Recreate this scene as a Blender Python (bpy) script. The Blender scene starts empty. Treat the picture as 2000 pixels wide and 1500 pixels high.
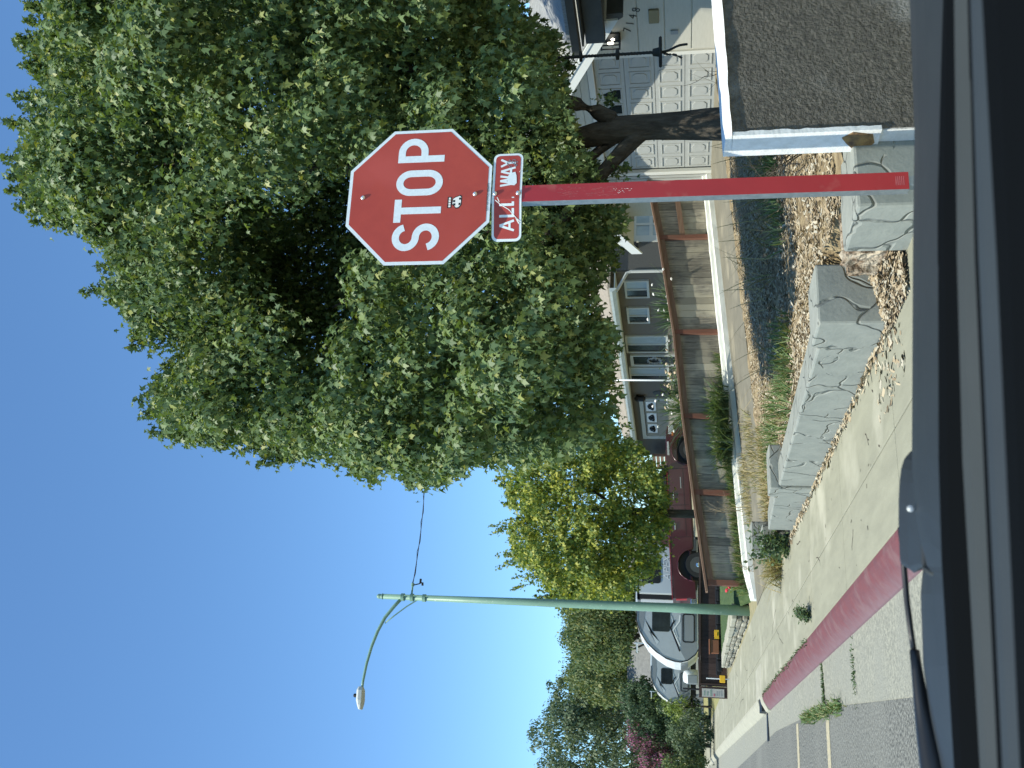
import bpy, bmesh, math, random
import numpy as np
from mathutils import Vector, Matrix
R = random.Random(7)
NR = np.random.default_rng(11)
SC = bpy.context.scene
COL = SC.collection
# ------------------------------------------------------------------ camera frame
F = 1900.; EZ = 1.35
PIT = math.atan(333 / F); YAW = math.atan(.4184 * math.cos(PIT))
sp, cp = math.sin(PIT), math.cos(PIT); SY, CY = math.sin(YAW), math.cos(YAW)
def cw(x, y, z=0.):                       # yawed (viewer) frame -> street frame (X into the lots, Y down the street)
    return Vector((x * CY + y * SY, -x * SY + y * CY, z))
def ray(px, py):
    a = (750 - py) / F; b = (1000 - px) / F
    return cw(a, cp - b * sp, sp + b * cp)
def onZ(px, py, z):
    r = ray(px, py); return r * ((z - EZ) / r.z) + Vector((0, 0, EZ))
def onX(px, py, X):
    r = ray(px, py); return r * (X / r.x) + Vector((0, 0, EZ))
def onY(px, py, Y):
    r = ray(px, py); return r * (Y / r.y) + Vector((0, 0, EZ))
def at(px, py, d):
    r = ray(px, py); b = (1000 - px) / F
    return r * (d / (cp - b * sp)) + Vector((0, 0, EZ))

# ------------------------------------------------------------------ materials
def _n(t, k, **kw):
    n = t.nodes.new(k)
    for a, v in kw.items():
        if a in n.inputs.keys(): n.inputs[a].default_value = v
        else: setattr(n, a, v)
    return n
def pm(name, c1, c2=None, scale=5., detail=6., rough=.8, bump=0., bscale=40., spec=.3, metal=0.,
       st=(1, 1, 1), lo=.35, hi=.65, isl=0., c3=None, s3=1., lo3=.55, hi3=.7, bdist=.01, trans=0., coat=0.):
    m = bpy.data.materials.new(name); m.use_nodes = True; t = m.node_tree
    p = t.nodes['Principled BSDF']; L = t.links
    p.inputs['Roughness'].default_value = rough
    p.inputs['Specular IOR Level'].default_value = spec
    p.inputs['Metallic'].default_value = metal
    p.inputs['Coat Weight'].default_value = coat
    tc = _n(t, 'ShaderNodeTexCoord'); mp = _n(t, 'ShaderNodeMapping'); mp.inputs['Scale'].default_value = st
    L.new(tc.outputs['Object'], mp.inputs['Vector'])
    col = None
    def mixc(a, fac, b):
        x = _n(t, 'ShaderNodeMix', data_type='RGBA')
        if isinstance(a, tuple): x.inputs['A'].default_value = (*a, 1)
        else: L.new(a, x.inputs[6])
        x.inputs[7].default_value = (*b, 1)
        L.new(fac, x.inputs[0]); 
        return x.outputs[2]
    def ramp(src, lo, hi):
        r = _n(t, 'ShaderNodeMapRange'); r.inputs['From Min'].default_value = lo; r.inputs['From Max'].default_value = hi
        L.new(src, r.inputs['Value']); return r.outputs[0]
    if c2 is not None:
        nz = _n(t, 'ShaderNodeTexNoise'); nz.inputs['Scale'].default_value = scale; nz.inputs['Detail'].default_value = detail
        nz.inputs['Roughness'].default_value = .65
        L.new(mp.outputs[0], nz.inputs['Vector'])
        x = _n(t, 'ShaderNodeMix', data_type='RGBA'); x.inputs[6].default_value = (*c1, 1); x.inputs[7].default_value = (*c2, 1)
        L.new(ramp(nz.outputs['Fac'], lo, hi), x.inputs[0]); col = x.outputs[2]
    if c3 is not None:
        nz = _n(t, 'ShaderNodeTexNoise'); nz.inputs['Scale'].default_value = s3; nz.inputs['Detail'].default_value = 4
        L.new(tc.outputs['Object'], nz.inputs['Vector'])
        x = _n(t, 'ShaderNodeMix', data_type='RGBA')
        if col: L.new(col, x.inputs[6])
        else: x.inputs[6].default_value = (*c1, 1)
        x.inputs[7].default_value = (*c3, 1); L.new(ramp(nz.outputs['Fac'], lo3, hi3), x.inputs[0]); col = x.outputs[2]
    if isl:
        g = _n(t, 'ShaderNodeNewGeometry'); h = _n(t, 'ShaderNodeHueSaturation')
        r = _n(t, 'ShaderNodeMapRange'); r.inputs['To Min'].default_value = 1 - isl; r.inputs['To Max'].default_value = 1 + isl
        L.new(g.outputs['Random Per Island'], r.inputs['Value']); L.new(r.outputs[0], h.inputs['Value'])
        if col: L.new(col, h.inputs['Color'])
        else: h.inputs['Color'].default_value = (*c1, 1)
        col = h.outputs['Color']
    if col: L.new(col, p.inputs['Base Color'])
    else: p.inputs['Base Color'].default_value = (*c1, 1)
    if bump:
        nz = _n(t, 'ShaderNodeTexNoise'); nz.inputs['Scale'].default_value = bscale; nz.inputs['Detail'].default_value = 5
        L.new(mp.outputs[0], nz.inputs['Vector'])
        b = _n(t, 'ShaderNodeBump'); b.inputs['Strength'].default_value = bump; b.inputs['Distance'].default_value = bdist
        L.new(nz.outputs['Fac'], b.inputs['Height']); L.new(b.outputs[0], p.inputs['Normal'])
    return m
def leafmat(name, cols, trans=.3, rough=.42, spec=.5):
    m = bpy.data.materials.new(name); m.use_nodes = True; t = m.node_tree; L = t.links
    p = t.nodes['Principled BSDF']; out = t.nodes['Material Output']
    g = _n(t, 'ShaderNodeNewGeometry'); cr = _n(t, 'ShaderNodeValToRGB')
    e = cr.color_ramp.elements
    while len(e) < len(cols): e.new(.5)
    for i, (pos, c) in enumerate(cols): e[i].position = pos; e[i].color = (*c, 1)
    L.new(g.outputs['Random Per Island'], cr.inputs[0]); L.new(cr.outputs[0], p.inputs['Base Color'])
    p.inputs['Roughness'].default_value = rough; p.inputs['Specular IOR Level'].default_value = spec
    tr = _n(t, 'ShaderNodeBsdfTranslucent'); gm = _n(t, 'ShaderNodeMix', data_type='RGBA', blend_type='MULTIPLY')
    gm.inputs[0].default_value = 1; L.new(cr.outputs[0], gm.inputs[6]); gm.inputs[7].default_value = (1.25, 1.3, .5, 1)
    L.new(gm.outputs[2], tr.inputs['Color'])
    mx = _n(t, 'ShaderNodeMixShader'); mx.inputs[0].default_value = trans
    L.new(p.outputs[0], mx.inputs[1]); L.new(tr.outputs[0], mx.inputs[2]); L.new(mx.outputs[0], out.inputs['Surface'])
    return m
def flagstone(name, c1, c2, scale=2.6, groove=.035):
    m = pm(name, c1, c2, scale=9, rough=.75); t = m.node_tree; L = t.links; p = t.nodes['Principled BSDF']
    tc = _n(t, 'ShaderNodeTexCoord'); nz = _n(t, 'ShaderNodeTexNoise'); nz.inputs['Scale'].default_value = 2.2
    L.new(tc.outputs['Object'], nz.inputs['Vector'])
    mx = _n(t, 'ShaderNodeMix', data_type='RGBA', blend_type='ADD'); mx.inputs[0].default_value = .55
    L.new(tc.outputs['Object'], mx.inputs[6]); L.new(nz.outputs['Color'], mx.inputs[7])
    v = _n(t, 'ShaderNodeTexVoronoi', feature='DISTANCE_TO_EDGE'); v.inputs['Scale'].default_value = scale
    L.new(mx.outputs[2], v.inputs['Vector'])
    r = _n(t, 'ShaderNodeMapRange'); r.inputs['From Max'].default_value = groove; L.new(v.outputs['Distance'], r.inputs['Value'])
    mk = _n(t, 'ShaderNodeTexNoise'); mk.inputs['Scale'].default_value = 4.2; mk.inputs['Detail'].default_value = 3; L.new(tc.outputs['Object'], mk.inputs['Vector'])
    mr = _n(t, 'ShaderNodeMapRange'); mr.inputs['From Min'].default_value = .50; mr.inputs['From Max'].default_value = .58; L.new(mk.outputs['Fac'], mr.inputs['Value'])
    ad = _n(t, 'ShaderNodeMath', operation='MAXIMUM'); L.new(r.outputs[0], ad.inputs[0]); L.new(mr.outputs[0], ad.inputs[1])
    f = _n(t, 'ShaderNodeTexNoise'); f.inputs['Scale'].default_value = 38; f.inputs['Detail'].default_value = 6; L.new(tc.outputs['Object'], f.inputs['Vector'])
    a = _n(t, 'ShaderNodeMath', operation='MULTIPLY_ADD'); a.inputs[1].default_value = .16; L.new(f.outputs['Fac'], a.inputs[0]); L.new(ad.outputs[0], a.inputs[2])
    b = _n(t, 'ShaderNodeBump'); b.inputs['Strength'].default_value = 1; b.inputs['Distance'].default_value = .014
    L.new(a.outputs[0], b.inputs['Height']); L.new(b.outputs[0], p.inputs['Normal'])
    base = p.inputs['Base Color'].links[0].from_socket
    d = _n(t, 'ShaderNodeMix', data_type='RGBA'); d.inputs[6].default_value = tuple(.35 * x for x in c1) + (1,)
    r2 = _n(t, 'ShaderNodeMapRange'); r2.inputs['From Max'].default_value = groove * .45; L.new(v.outputs['Distance'], r2.inputs['Value'])
    ad2 = _n(t, 'ShaderNodeMath', operation='MAXIMUM'); L.new(r2.outputs[0], ad2.inputs[0]); L.new(mr.outputs[0], ad2.inputs[1])
    L.new(base, d.inputs[7]); L.new(ad2.outputs[0], d.inputs[0]); L.new(d.outputs[2], p.inputs['Base Color'])
    return m
def kerbpaint(name):
    m = pm(name, (.15, .052, .056), (.125, .055, .062), scale=9, detail=10, rough=.85, bump=.3, bscale=120, bdist=.003, c3=(.17, .10, .10), s3=6, lo3=.5, hi3=.75)
    t = m.node_tree; L = t.links; p = t.nodes['Principled BSDF']; base = p.inputs['Base Color'].links[0].from_socket
    tc = _n(t, 'ShaderNodeTexCoord'); sx = _n(t, 'ShaderNodeSeparateXYZ'); nz = _n(t, 'ShaderNodeTexNoise'); nz.inputs['Scale'].default_value = 14; nz.inputs['Detail'].default_value = 8
    L.new(tc.outputs['Object'], sx.inputs[0]); L.new(tc.outputs['Object'], nz.inputs['Vector'])
    a = _n(t, 'ShaderNodeMath', operation='MULTIPLY_ADD'); a.inputs[1].default_value = -.10; L.new(nz.outputs['Fac'], a.inputs[0]); L.new(sx.outputs['Z'], a.inputs[2])
    r = _n(t, 'ShaderNodeMapRange'); r.inputs['From Min'].default_value = .085; r.inputs['From Max'].default_value = -.02; L.new(a.outputs[0], r.inputs['Value'])
    x = _n(t, 'ShaderNodeMix', data_type='RGBA'); L.new(r.outputs[0], x.inputs[0]); L.new(base, x.inputs[6]); x.inputs[7].default_value = (.175, .115, .125, 1)
    L.new(x.outputs[2], p.inputs['Base Color']); return m
def emis(name, c, s):
    m = pm(name, c); p = m.node_tree.nodes['Principled BSDF']
    p.inputs['Emission Color'].default_value = (*c, 1); p.inputs['Emission Strength'].default_value = s
    return m

M = {}
M['asphalt'] = pm('asphalt', (.062, .066, .06), (.25, .255, .225), scale=42, detail=4, rough=.95, bump=1, bscale=60, bdist=.012, c3=(.20, .205, .18), s3=.7, lo3=.45, hi3=.9, lo=.40, hi=.62)
M['asphalt_dark'] = pm('asphalt_dark', (.075, .08, .078), (.12, .125, .115), scale=60, rough=.95, bump=.4, bscale=140, bdist=.004)
M['concrete'] = pm('concrete', (.305, .302, .222), (.24, .238, .176), scale=3.5, detail=12, rough=.92, bump=.45, bscale=110, bdist=.005, c3=(.40, .39, .30), s3=1.2, lo=.3, hi=.7, st=(2.2, .6, 1))
M['gutter'] = pm('gutter', (.345, .345, .275), (.185, .19, .16), scale=34, detail=8, rough=.95, bump=.9, bscale=70, bdist=.01, c3=(.25, .255, .215), s3=1.3, lo3=.42, hi3=.7, lo=.36, hi=.62)
M['drive'] = pm('drive', (.20, .187, .14), (.15, .14, .105), scale=3, detail=10, rough=.95, bump=.3, bscale=80, c3=(.28, .255, .185), s3=1.5)
M['redcurb'] = kerbpaint('redcurb')
M['kerb_w'] = pm('kerb_w', (.38, .37, .285), (.31, .305, .24), scale=6, rough=.9, bump=.3, bscale=100, bdist=.003)
M['paintline'] = pm('paintline', (.44, .39, .25), (.28, .27, .21), scale=24, detail=9, rough=.9, lo=.42, hi=.66)
M['soil'] = pm('soil', (.28, .215, .12), (.17, .13, .075), scale=26, detail=9, rough=1, bump=1, bscale=45, bdist=.02, c3=(.36, .29, .17), s3=9, lo3=.45, hi3=.65)
M['chips'] = leafmat('chips', [(0, (.10, .075, .05)), (.25, (.33, .26, .165)), (.6, (.44, .37, .25)), (.85, (.37, .35, .28)), (1, (.56, .50, .37))], .02, .95, .1)
M['lawn'] = pm('lawn', (.05, .095, .032), (.10, .15, .055), scale=5, rough=1, bump=1, bscale=50, bdist=.04, st=(2, .5, 1))
M['dryground'] = pm('dryground', (.32, .28, .17), (.22, .21, .11), scale=6, rough=1, bump=.6, bscale=60)
M['grass'] = leafmat('grass', [(0, (.07, .13, .045)), (.55, (.12, .19, .07)), (1, (.27, .25, .12))], .25, .6, .3)
M['drygrass'] = leafmat('drygrass', [(0, (.30, .25, .13)), (.6, (.38, .32, .18)), (1, (.16, .19, .07))], .2, .7, .2)
M['weedleaf'] = leafmat('weedleaf', [(0, (.05, .095, .045)), (.6, (.09, .14, .065)), (1, (.15, .19, .09))], .25, .55, .3)
M['twig'] = pm('twig', (.055, .05, .04), (.10, .085, .06), scale=20, rough=.9)
M['drytwig'] = pm('drytwig', (.36, .29, .18), (.25, .20, .12), scale=20, rough=.9)
M['bark'] = pm('bark', (.045, .038, .03), (.10, .088, .07), scale=9, detail=8, rough=.95, bump=1, bscale=14, bdist=.05, st=(1.6, 1.6, .45))
M['leaf1'] = leafmat('leaf1', [(0, (.088, .142, .062)), (.5, (.130, .200, .076)), (.88, (.18, .245, .082)), (1, (.30, .32, .09))], .26, .5, .36)
M['leaf2'] = leafmat('leaf2', [(0, (.10, .17, .055)), (.4, (.18, .26, .065)), (.75, (.36, .39, .08)), (1, (.52, .50, .10))], .34, .5, .32)
M['leaf_olive'] = leafmat('leaf_olive', [(0, (.075, .12, .05)), (.6, (.115, .16, .062)), (1, (.23, .235, .08))], .28, .55, .3)
M['leaf_far'] = leafmat('leaf_far', [(0, (.070, .11, .06)), (.6, (.105, .15, .08)), (1, (.16, .19, .10))], .25, .55, .3)
M['leaf_dark'] = leafmat('leaf_dark', [(0, (.035, .07, .035)), (.7, (.06, .10, .045)), (1, (.10, .14, .055))], .18, .55, .3)
M['leaf_lime'] = leafmat('leaf_lime', [(0, (.10, .16, .03)), (1, (.24, .30, .06))], .3)
M['leaf_pink'] = leafmat('leaf_pink', [(0, (.05, .09, .04)), (.45, (.08, .11, .05)), (.5, (.22, .08, .14)), (1, (.40, .15, .24))], .2, .6, .2)
M['sign_red'] = pm('sign_red', (.41, .058, .036), (.37, .050, .032), scale=12, rough=.42, spec=.4, c3=(.44, .07, .05), s3=3)
M['plaque_red'] = pm('plaque_red', (.40, .055, .042), (.34, .042, .035), scale=25, rough=.45, spec=.4)
M['strip_red'] = pm('strip_red', (.35, .021, .027), (.30, .018, .024), scale=3, rough=.35, spec=.45, c3=(.36, .06, .055), s3=6, lo3=.58, hi3=.66)
M['sign_white'] = pm('sign_white', (.72, .80, .83), (.64, .72, .76), scale=60, detail=3, rough=.45, spec=.4)
M['galv'] = pm('galv', (.30, .33, .34), (.22, .25, .26), scale=30, rough=.5, metal=.7)
M['bolt'] = pm('bolt', (.75, .76, .76), rough=.3, metal=.9)
M['scuff'] = pm('scuff', (.46, .13, .13), (.36, .08, .085), scale=70, rough=.6)
M['verge'] = pm('verge', (.31, .285, .13), (.20, .21, .085), scale=5, rough=1, bump=.8, bscale=40)
M['black'] = pm('black', (.012, .013, .014), rough=.5)
M['stucco'] = pm('stucco', (.14, .13, .105), (.075, .07, .058), scale=34, detail=10, rough=.97, bump=1, bscale=62, bdist=.026, c3=(.22, .215, .19), s3=2.0, lo3=.56, hi3=.74)
M['white_rough'] = pm('white_rough', (.80, .80, .77), (.66, .66, .62), scale=14, rough=.85, bump=.5, bscale=60, bdist=.006)
M['peel'] = pm('peel', (.36, .22, .08), (.10, .06, .035), scale=12, rough=.9, bump=.6)
M['white_kerb'] = pm('white_kerb', (.76, .77, .70), (.62, .63, .56), scale=4, detail=9, rough=.85, bump=.3, bscale=60, bdist=.005, st=(.4, 3, 3))
M['stone'] = flagstone('stone', (.29, .305, .265), (.24, .256, .225), 2.6, .026)
M['rubble'] = pm('rubble', (.46, .40, .30), (.15, .095, .055), scale=9, detail=10, rough=1, bump=1, bscale=22, bdist=.05, lo=.42, hi=.6)
M['fieldstone'] = pm('fieldstone', (.36, .345, .27), (.22, .21, .165), scale=7, rough=.95, bump=.8, bscale=25, bdist=.02, isl=.3)
M['oldwood'] = pm('oldwood', (.34, .31, .24), (.12, .112, .095), scale=5, detail=10, rough=.95, bump=.5, bscale=20, st=(9, 3, .7), isl=.32, c3=(.37, .335, .25), s3=1.6, lo3=.5, hi3=.6, lo=.34, hi=.66)
M['redwood'] = pm('redwood', (.19, .078, .05), (.15, .08, .055), scale=5, rough=.9, st=(4, 4, .6), bump=.2)
M['railwood'] = pm('railwood', (.165, .095, .062), (.22, .15, .10), scale=4, rough=.9, st=(.6, 6, 6), bump=.3)
M['darkwood'] = pm('darkwood', (.065, .042, .034), (.045, .03, .025), scale=4, rough=.85, st=(5, 5, .6), isl=.25)
M['pole_green'] = pm('pole_green', (.20, .335, .245), (.175, .30, .22), scale=6, rough=.45, spec=.45, c3=(.32, .43, .35), s3=18, lo3=.66, hi3=.72)
M['lamp_grey'] = pm('lamp_grey', (.52, .54, .50), rough=.5)
M['g_wall'] = pm('g_wall', (.50, .49, .42), (.46, .45, .38), scale=6, rough=.85, st=(1, 1, 8))
M['g_door'] = pm('g_door', (.395, .405, .375), (.365, .375, .345), scale=8, rough=.7)
M['g_trim'] = pm('g_trim', (.60, .60, .54), rough=.7)
M['glass'] = pm('glass', (.008, .011, .012), (.02, .026, .028), scale=4, rough=.12, spec=.28)
M['curtain'] = pm('curtain', (.20, .25, .26), (.30, .35, .36), scale=3, st=(1, 6, .4), rough=.3, spec=.5)
M['roof_grey'] = pm('roof_grey', (.40, .41, .395), (.23, .24, .235), scale=9, detail=8, rough=.95, bump=.8, bscale=16, bdist=.03, st=(.5, 6, 1))
M['roof_tan'] = pm('roof_tan', (.36, .31, .235), (.25, .215, .165), scale=9, detail=8, rough=.95, bump=.6, bscale=20, bdist=.03, st=(2, 1, 1))
M['roof_far'] = pm('roof_far', (.21, .215, .205), (.15, .155, .15), scale=7, rough=.95)
M['gutter_w'] = pm('gutter_w', (.50, .56, .54), (.42, .48, .46), scale=5, rough=.6)
M['fascia'] = pm('fascia', (.66, .69, .66), rough=.7)
M['darktrim'] = pm('darktrim', (.05, .055, .055), (.07, .075, .07), scale=4, rough=.7)
M['h_wall'] = pm('h_wall', (.135, .12, .098), (.115, .104, .086), scale=20, rough=.95, bump=.5, bscale=60)
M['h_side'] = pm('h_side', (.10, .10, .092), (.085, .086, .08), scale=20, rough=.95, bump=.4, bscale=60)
M['h_trim'] = pm('h_trim', (.40, .42, .39), rough=.7)
M['h_gdoor'] = pm('h_gdoor', (.26, .25, .205), (.24, .23, .19), scale=6, rough=.8)
M['yellowwall'] = pm('yellowwall', (.50, .44, .24), rough=.85)
M['sunlit_red'] = pm('sunlit_red', (.20, .022, .03), rough=.35)  # truck paint brightened to imitate sun on its upward edges
M['truck_red'] = pm('truck_red', (.06, .009, .014), (.055, .010, .014), scale=2, rough=.3, spec=.5, coat=.4)
M['rubber'] = pm('rubber', (.02, .022, .022), rough=.85)
M['chrome'] = pm('chrome', (.62, .64, .64), rough=.18, metal=1)
M['amber'] = pm('amber', (.55, .17, .03), rough=.3)
M['lens'] = pm('lens', (.42, .44, .42), rough=.15, spec=.6)
M['rv_grey'] = pm('rv_grey', (.37, .41, .415), (.345, .385, .39), scale=3, rough=.4)
M['rv_light'] = pm('rv_light', (.46, .51, .51), rough=.4)
M['rv_dark'] = pm('rv_dark', (.20, .225, .23), rough=.4)
M['rv_white'] = pm('rv_white', (.76, .79, .78), rough=.3)
M['yellow'] = pm('yellow', (.72, .43, .03), rough=.6)
M['brownbox'] = pm('brownbox', (.22, .09, .045), rough=.7)
M['poster'] = pm('poster', (.45, .43, .40), (.36, .37, .33), scale=14, rough=.6)
M['postergreen'] = pm('postergreen', (.22, .30, .24), rough=.7)
M['posterred'] = pm('posterred', (.40, .13, .16), rough=.7)
M['paper_w'] = pm('paper_w', (.8, .8, .76), rough=.8)
M['rope'] = pm('rope', (.018, .022, .024), (.035, .04, .04), scale=60, rough=.9, st=(1, 1, 3))
M['bulb'] = emis('bulb', (1., .93, .78), 6.)
M['numeral'] = pm('numeral', (.05, .055, .05), rough=.6)
M['brass'] = pm('brass', (.22, .19, .11), rough=.55, metal=.4)
M['cowl'] = pm('cowl', (0.0230, 0.0288, 0.0317), (0.0196, 0.0248, 0.0276), scale=9, rough=.55, spec=.3, bump=.05, bscale=200)
M['dashgrey'] = pm('dashgrey', (0.0387, 0.0449, 0.0437), (0.0349, 0.0412, 0.0399), scale=8, rough=.75, spec=.25, bump=.08, bscale=260)
M['dashblue'] = pm('dashblue', (0.0265, 0.0357, 0.0415), (0.0242, 0.0323, 0.0380), scale=8, rough=.75, spec=.25, bump=.08, bscale=260)
M['dashblack'] = pm('dashblack', (.0022, .003, .0035), rough=.9, spec=.06)
M['wiper'] = pm('wiper', (.012, .014, .016), rough=.4, spec=.4)
M['flag_red'] = pm('flag_red', (.40, .06, .07), rough=.8)
M['flower_w'] = pm('flower_w', (.78, .76, .70), rough=.8)
M['flower_r'] = pm('flower_r', (.55, .05, .07), rough=.8)
M['flower_o'] = pm('flower_o', (.55, .43, .28), rough=.8)
M['wire'] = pm('wire', (.05, .05, .05), rough=.7)
M['white_p'] = pm('white_p', (.70, .72, .70), rough=.5)
M['greyh'] = pm('greyh', (.30, .32, .31), rough=.8)

# ------------------------------------------------------------------ mesh helpers
ORG = {}
def org(o): return ORG.get(o.name, Vector((0, 0, 0)))
class MB:
    def __init__(s): s.v = []; s.f = []; s.m = []
    def add(s, vs, fs, mi=0):
        n = len(s.v); s.v += [Vector(v) for v in vs]
        for f in fs: s.f.append([n + i for i in f]); s.m.append(mi)
        return s
    def box(s, x0, x1, y0, y1, z0, z1, mi=0):
        return s.add([(x0, y0, z0), (x1, y0, z0), (x1, y1, z0), (x0, y1, z0), (x0, y0, z1), (x1, y0, z1), (x1, y1, z1), (x0, y1, z1)],
                     [(0, 3, 2, 1), (4, 5, 6, 7), (0, 1, 5, 4), (1, 2, 6, 5), (2, 3, 7, 6), (3, 0, 4, 7)], mi)
    def obox(s, c, a, b, d, mi=0):
        c, a, b, d = Vector(c), Vector(a), Vector(b), Vector(d)
        vs = [c + i * a + j * b + k * d for k in (-1, 1) for (i, j) in ((-1, -1), (1, -1), (1, 1), (-1, 1))]
        return s.add(vs, [(0, 3, 2, 1), (4, 5, 6, 7), (0, 1, 5, 4), (1, 2, 6, 5), (2, 3, 7, 6), (3, 0, 4, 7)], mi)
    def loft(s, A, B, mi=0):                       # two matching outlines joined into a closed solid
        n = len(A)
        return s.add(list(A) + list(B), [tuple(range(n))[::-1], tuple(range(n, 2 * n))] + [(i, (i + 1) % n, n + (i + 1) % n, n + i) for i in range(n)], mi)
    def prism(s, poly, ax, a, b, mi=0):
        f = {'x': lambda p, t: (t, p[0], p[1]), 'y': lambda p, t: (p[0], t, p[1]), 'z': lambda p, t: (p[0], p[1], t)}[ax]
        return s.loft([f(p, a) for p in poly], [f(p, b) for p in poly], mi)
    def rings(s, rs, mi=0, cap=True):
        n = len(rs[0]); fs = []
        for k in range(len(rs) - 1):
            for i in range(n):
                j = (i + 1) % n; fs.append((k * n + i, k * n + j, (k + 1) * n + j, (k + 1) * n + i))
        if cap: fs += [tuple(range(n))[::-1], tuple(range((len(rs) - 1) * n, len(rs) * n))]
        return s.add([p for r in rs for p in r], fs, mi)
    def tube(s, pts, r, n=8, mi=0, rough=0.):
        pts = [Vector(p) for p in pts]; rs = []
        for i, p in enumerate(pts):
            d = (pts[min(i + 1, len(pts) - 1)] - pts[max(i - 1, 0)]).normalized()
            u = d.cross(Vector((0, 0, 1)) if abs(d.z) < .9 else Vector((1, 0, 0))).normalized(); w = d.cross(u)
            q = r[i] if isinstance(r, (list, tuple)) else r
            rs.append([p + (u * math.cos(a) + w * math.sin(a)) * q * (1 + rough * R.uniform(-1, 1)) for a in [2 * math.pi * k / n for k in range(n)]])
        return s.rings(rs, mi)
    def lathe(s, c, ax, prof, n=24, mi=0, cap=True):
        c = Vector(c); ax = Vector(ax).normalized(); u = ax.cross(Vector((0, 0, 1)) if abs(ax.z) < .9 else Vector((1, 0, 0))).normalized(); w = ax.cross(u)
        return s.rings([[c + ax * h + (u * math.cos(a) + w * math.sin(a)) * max(r, 1e-4) for a in [2 * math.pi * k / n for k in range(n)]] for r, h in prof], mi, cap)
    def build(s, name, mats, parent=None, smooth=False, bevel=0., seg=2, label=None):
        o0 = org(parent) if parent else Vector((0, 0, 0))
        if not parent and s.v:
            xs = [v.x for v in s.v]; ys = [v.y for v in s.v]; zs = [v.z for v in s.v]
            o0 = Vector(((min(xs) + max(xs)) / 2, (min(ys) + max(ys)) / 2, min(zs)))
        me = bpy.data.meshes.new(name); me.from_pydata([v - o0 for v in s.v], [], s.f)
        if not isinstance(mats, (list, tuple)): mats = [mats]
        for m in mats: me.materials.append(M[m] if isinstance(m, str) else m)
        me.polygons.foreach_set('material_index', s.m)
        bm = bmesh.new(); bm.from_mesh(me); bmesh.ops.recalc_face_normals(bm, faces=bm.faces); bm.to_mesh(me); bm.free()
        if smooth: me.polygons.foreach_set('use_smooth', [True] * len(me.polygons))
        o = bpy.data.objects.new(name, me); COL.objects.link(o)
        if parent: o.parent = parent
        else: o.location = o0
        ORG[o.name] = o0
        if bevel:
            b = o.modifiers.new('b', 'BEVEL'); b.width = bevel; b.segments = seg; b.limit_method = 'ANGLE'
        if smooth and bevel == 0:
            pass
        if label: o['label'] = label
        return o
def thing(name, label, cat, loc, group=None):
    o = bpy.data.objects.new(name, None); COL.objects.link(o); o.location = loc; o.empty_display_size = .2
    ORG[o.name] = Vector(loc); o['label'] = label; o['category'] = cat
    if group: o['group'] = group
    return o
def tag(o, label, cat, group=None):
    o['label'] = label; o['category'] = cat
    if group: o['group'] = group
    return o
def struct(o, kind='structure'):
    o['kind'] = kind; return o
def poly_mesh(name, V, nper, mat, parent=None, mats=None):        # N flat faces of nper corners each, V is (N*nper,3)
    V = np.asarray(V, dtype=np.float32); N = len(V) // nper
    o0 = org(parent) if parent else Vector([float(x) for x in (V.min(0) + V.max(0)) / 2])
    if not parent: o0.z = float(V[:, 2].min())
    V = V - np.array(o0, dtype=np.float32)
    me = bpy.data.meshes.new(name); me.vertices.add(len(V)); me.vertices.foreach_set('co', V.ravel())
    me.loops.add(len(V)); me.loops.foreach_set('vertex_index', np.arange(len(V), dtype=np.int32))
    me.polygons.add(N); me.polygons.foreach_set('loop_start', np.arange(0, len(V), nper, dtype=np.int32))
    try: me.polygons.foreach_set('loop_total', np.full(N, nper, dtype=np.int32))
    except Exception: pass
    me.materials.append(M[mat]); me.update(calc_edges=True); me.validate()
    o = bpy.data.objects.new(name, me); COL.objects.link(o)
    if parent: o.parent = parent
    else: o.location = o0
    ORG[o.name] = o0
    return o
def unit(a): return a / (np.linalg.norm(a, axis=1, keepdims=True) + 1e-9)
MAPLE = np.array([(0, 0), (.30, -.05), (.20, .15), (.56, .36), (.22, .46), (0, 1.0), (-.22, .46), (-.56, .36), (-.20, .15), (-.30, -.05)])
OVAL = np.array([(0, 0), (.28, .3), (.22, .7), (0, 1.), (-.22, .7), (-.28, .3)])
def leaves(name, P, tip, nor, size, shape, mat, parent=None):
    P = np.asarray(P); tip = unit(np.asarray(tip)); side = unit(np.cross(tip, nor)); n2 = np.cross(side, tip)
    u = shape[:, 0][None, :, None]; v = shape[:, 1][None, :, None]; s = np.asarray(size)[:, None, None]
    V = P[:, None, :] + s * (u * side[:, None, :] + v * tip[:, None, :] - (.8 * np.abs(u) + .42 * v * v) * n2[:, None, :])
    return poly_mesh(name, V.reshape(-1, 3), len(shape), mat, parent)
def inpoly(x, y, poly):
    c = False; n = len(poly); j = n - 1
    for i in range(n):
        xi, yi = poly[i]; xj, yj = poly[j]
        if ((yi > y) != (yj > y)) and (x < (xj - xi) * (y - yi) / (yj - yi) + xi): c = not c
        j = i
    return c
def edist(x, y, poly):
    best = 1e9; n = len(poly)
    for i in range(n):
        x1, y1 = poly[i]; x2, y2 = poly[(i + 1) % n]; dx, dy = x2 - x1, y2 - y1
        t = max(0, min(1, ((x - x1) * dx + (y - y1) * dy) / (dx * dx + dy * dy + 1e-9)))
        best = min(best, math.hypot(x - x1 - t * dx, y - y1 - t * dy))
    return best
def projn(Pn):
    X, Y, Z = Pn[:, 0], Pn[:, 1], Pn[:, 2] - EZ; f = X * SY + Y * CY; r = X * CY - Y * SY; D = f * cp + Z * sp; Uu = -f * sp + Z * cp
    return 1000 - F * Uu / D, 750 - F * r / D
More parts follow.
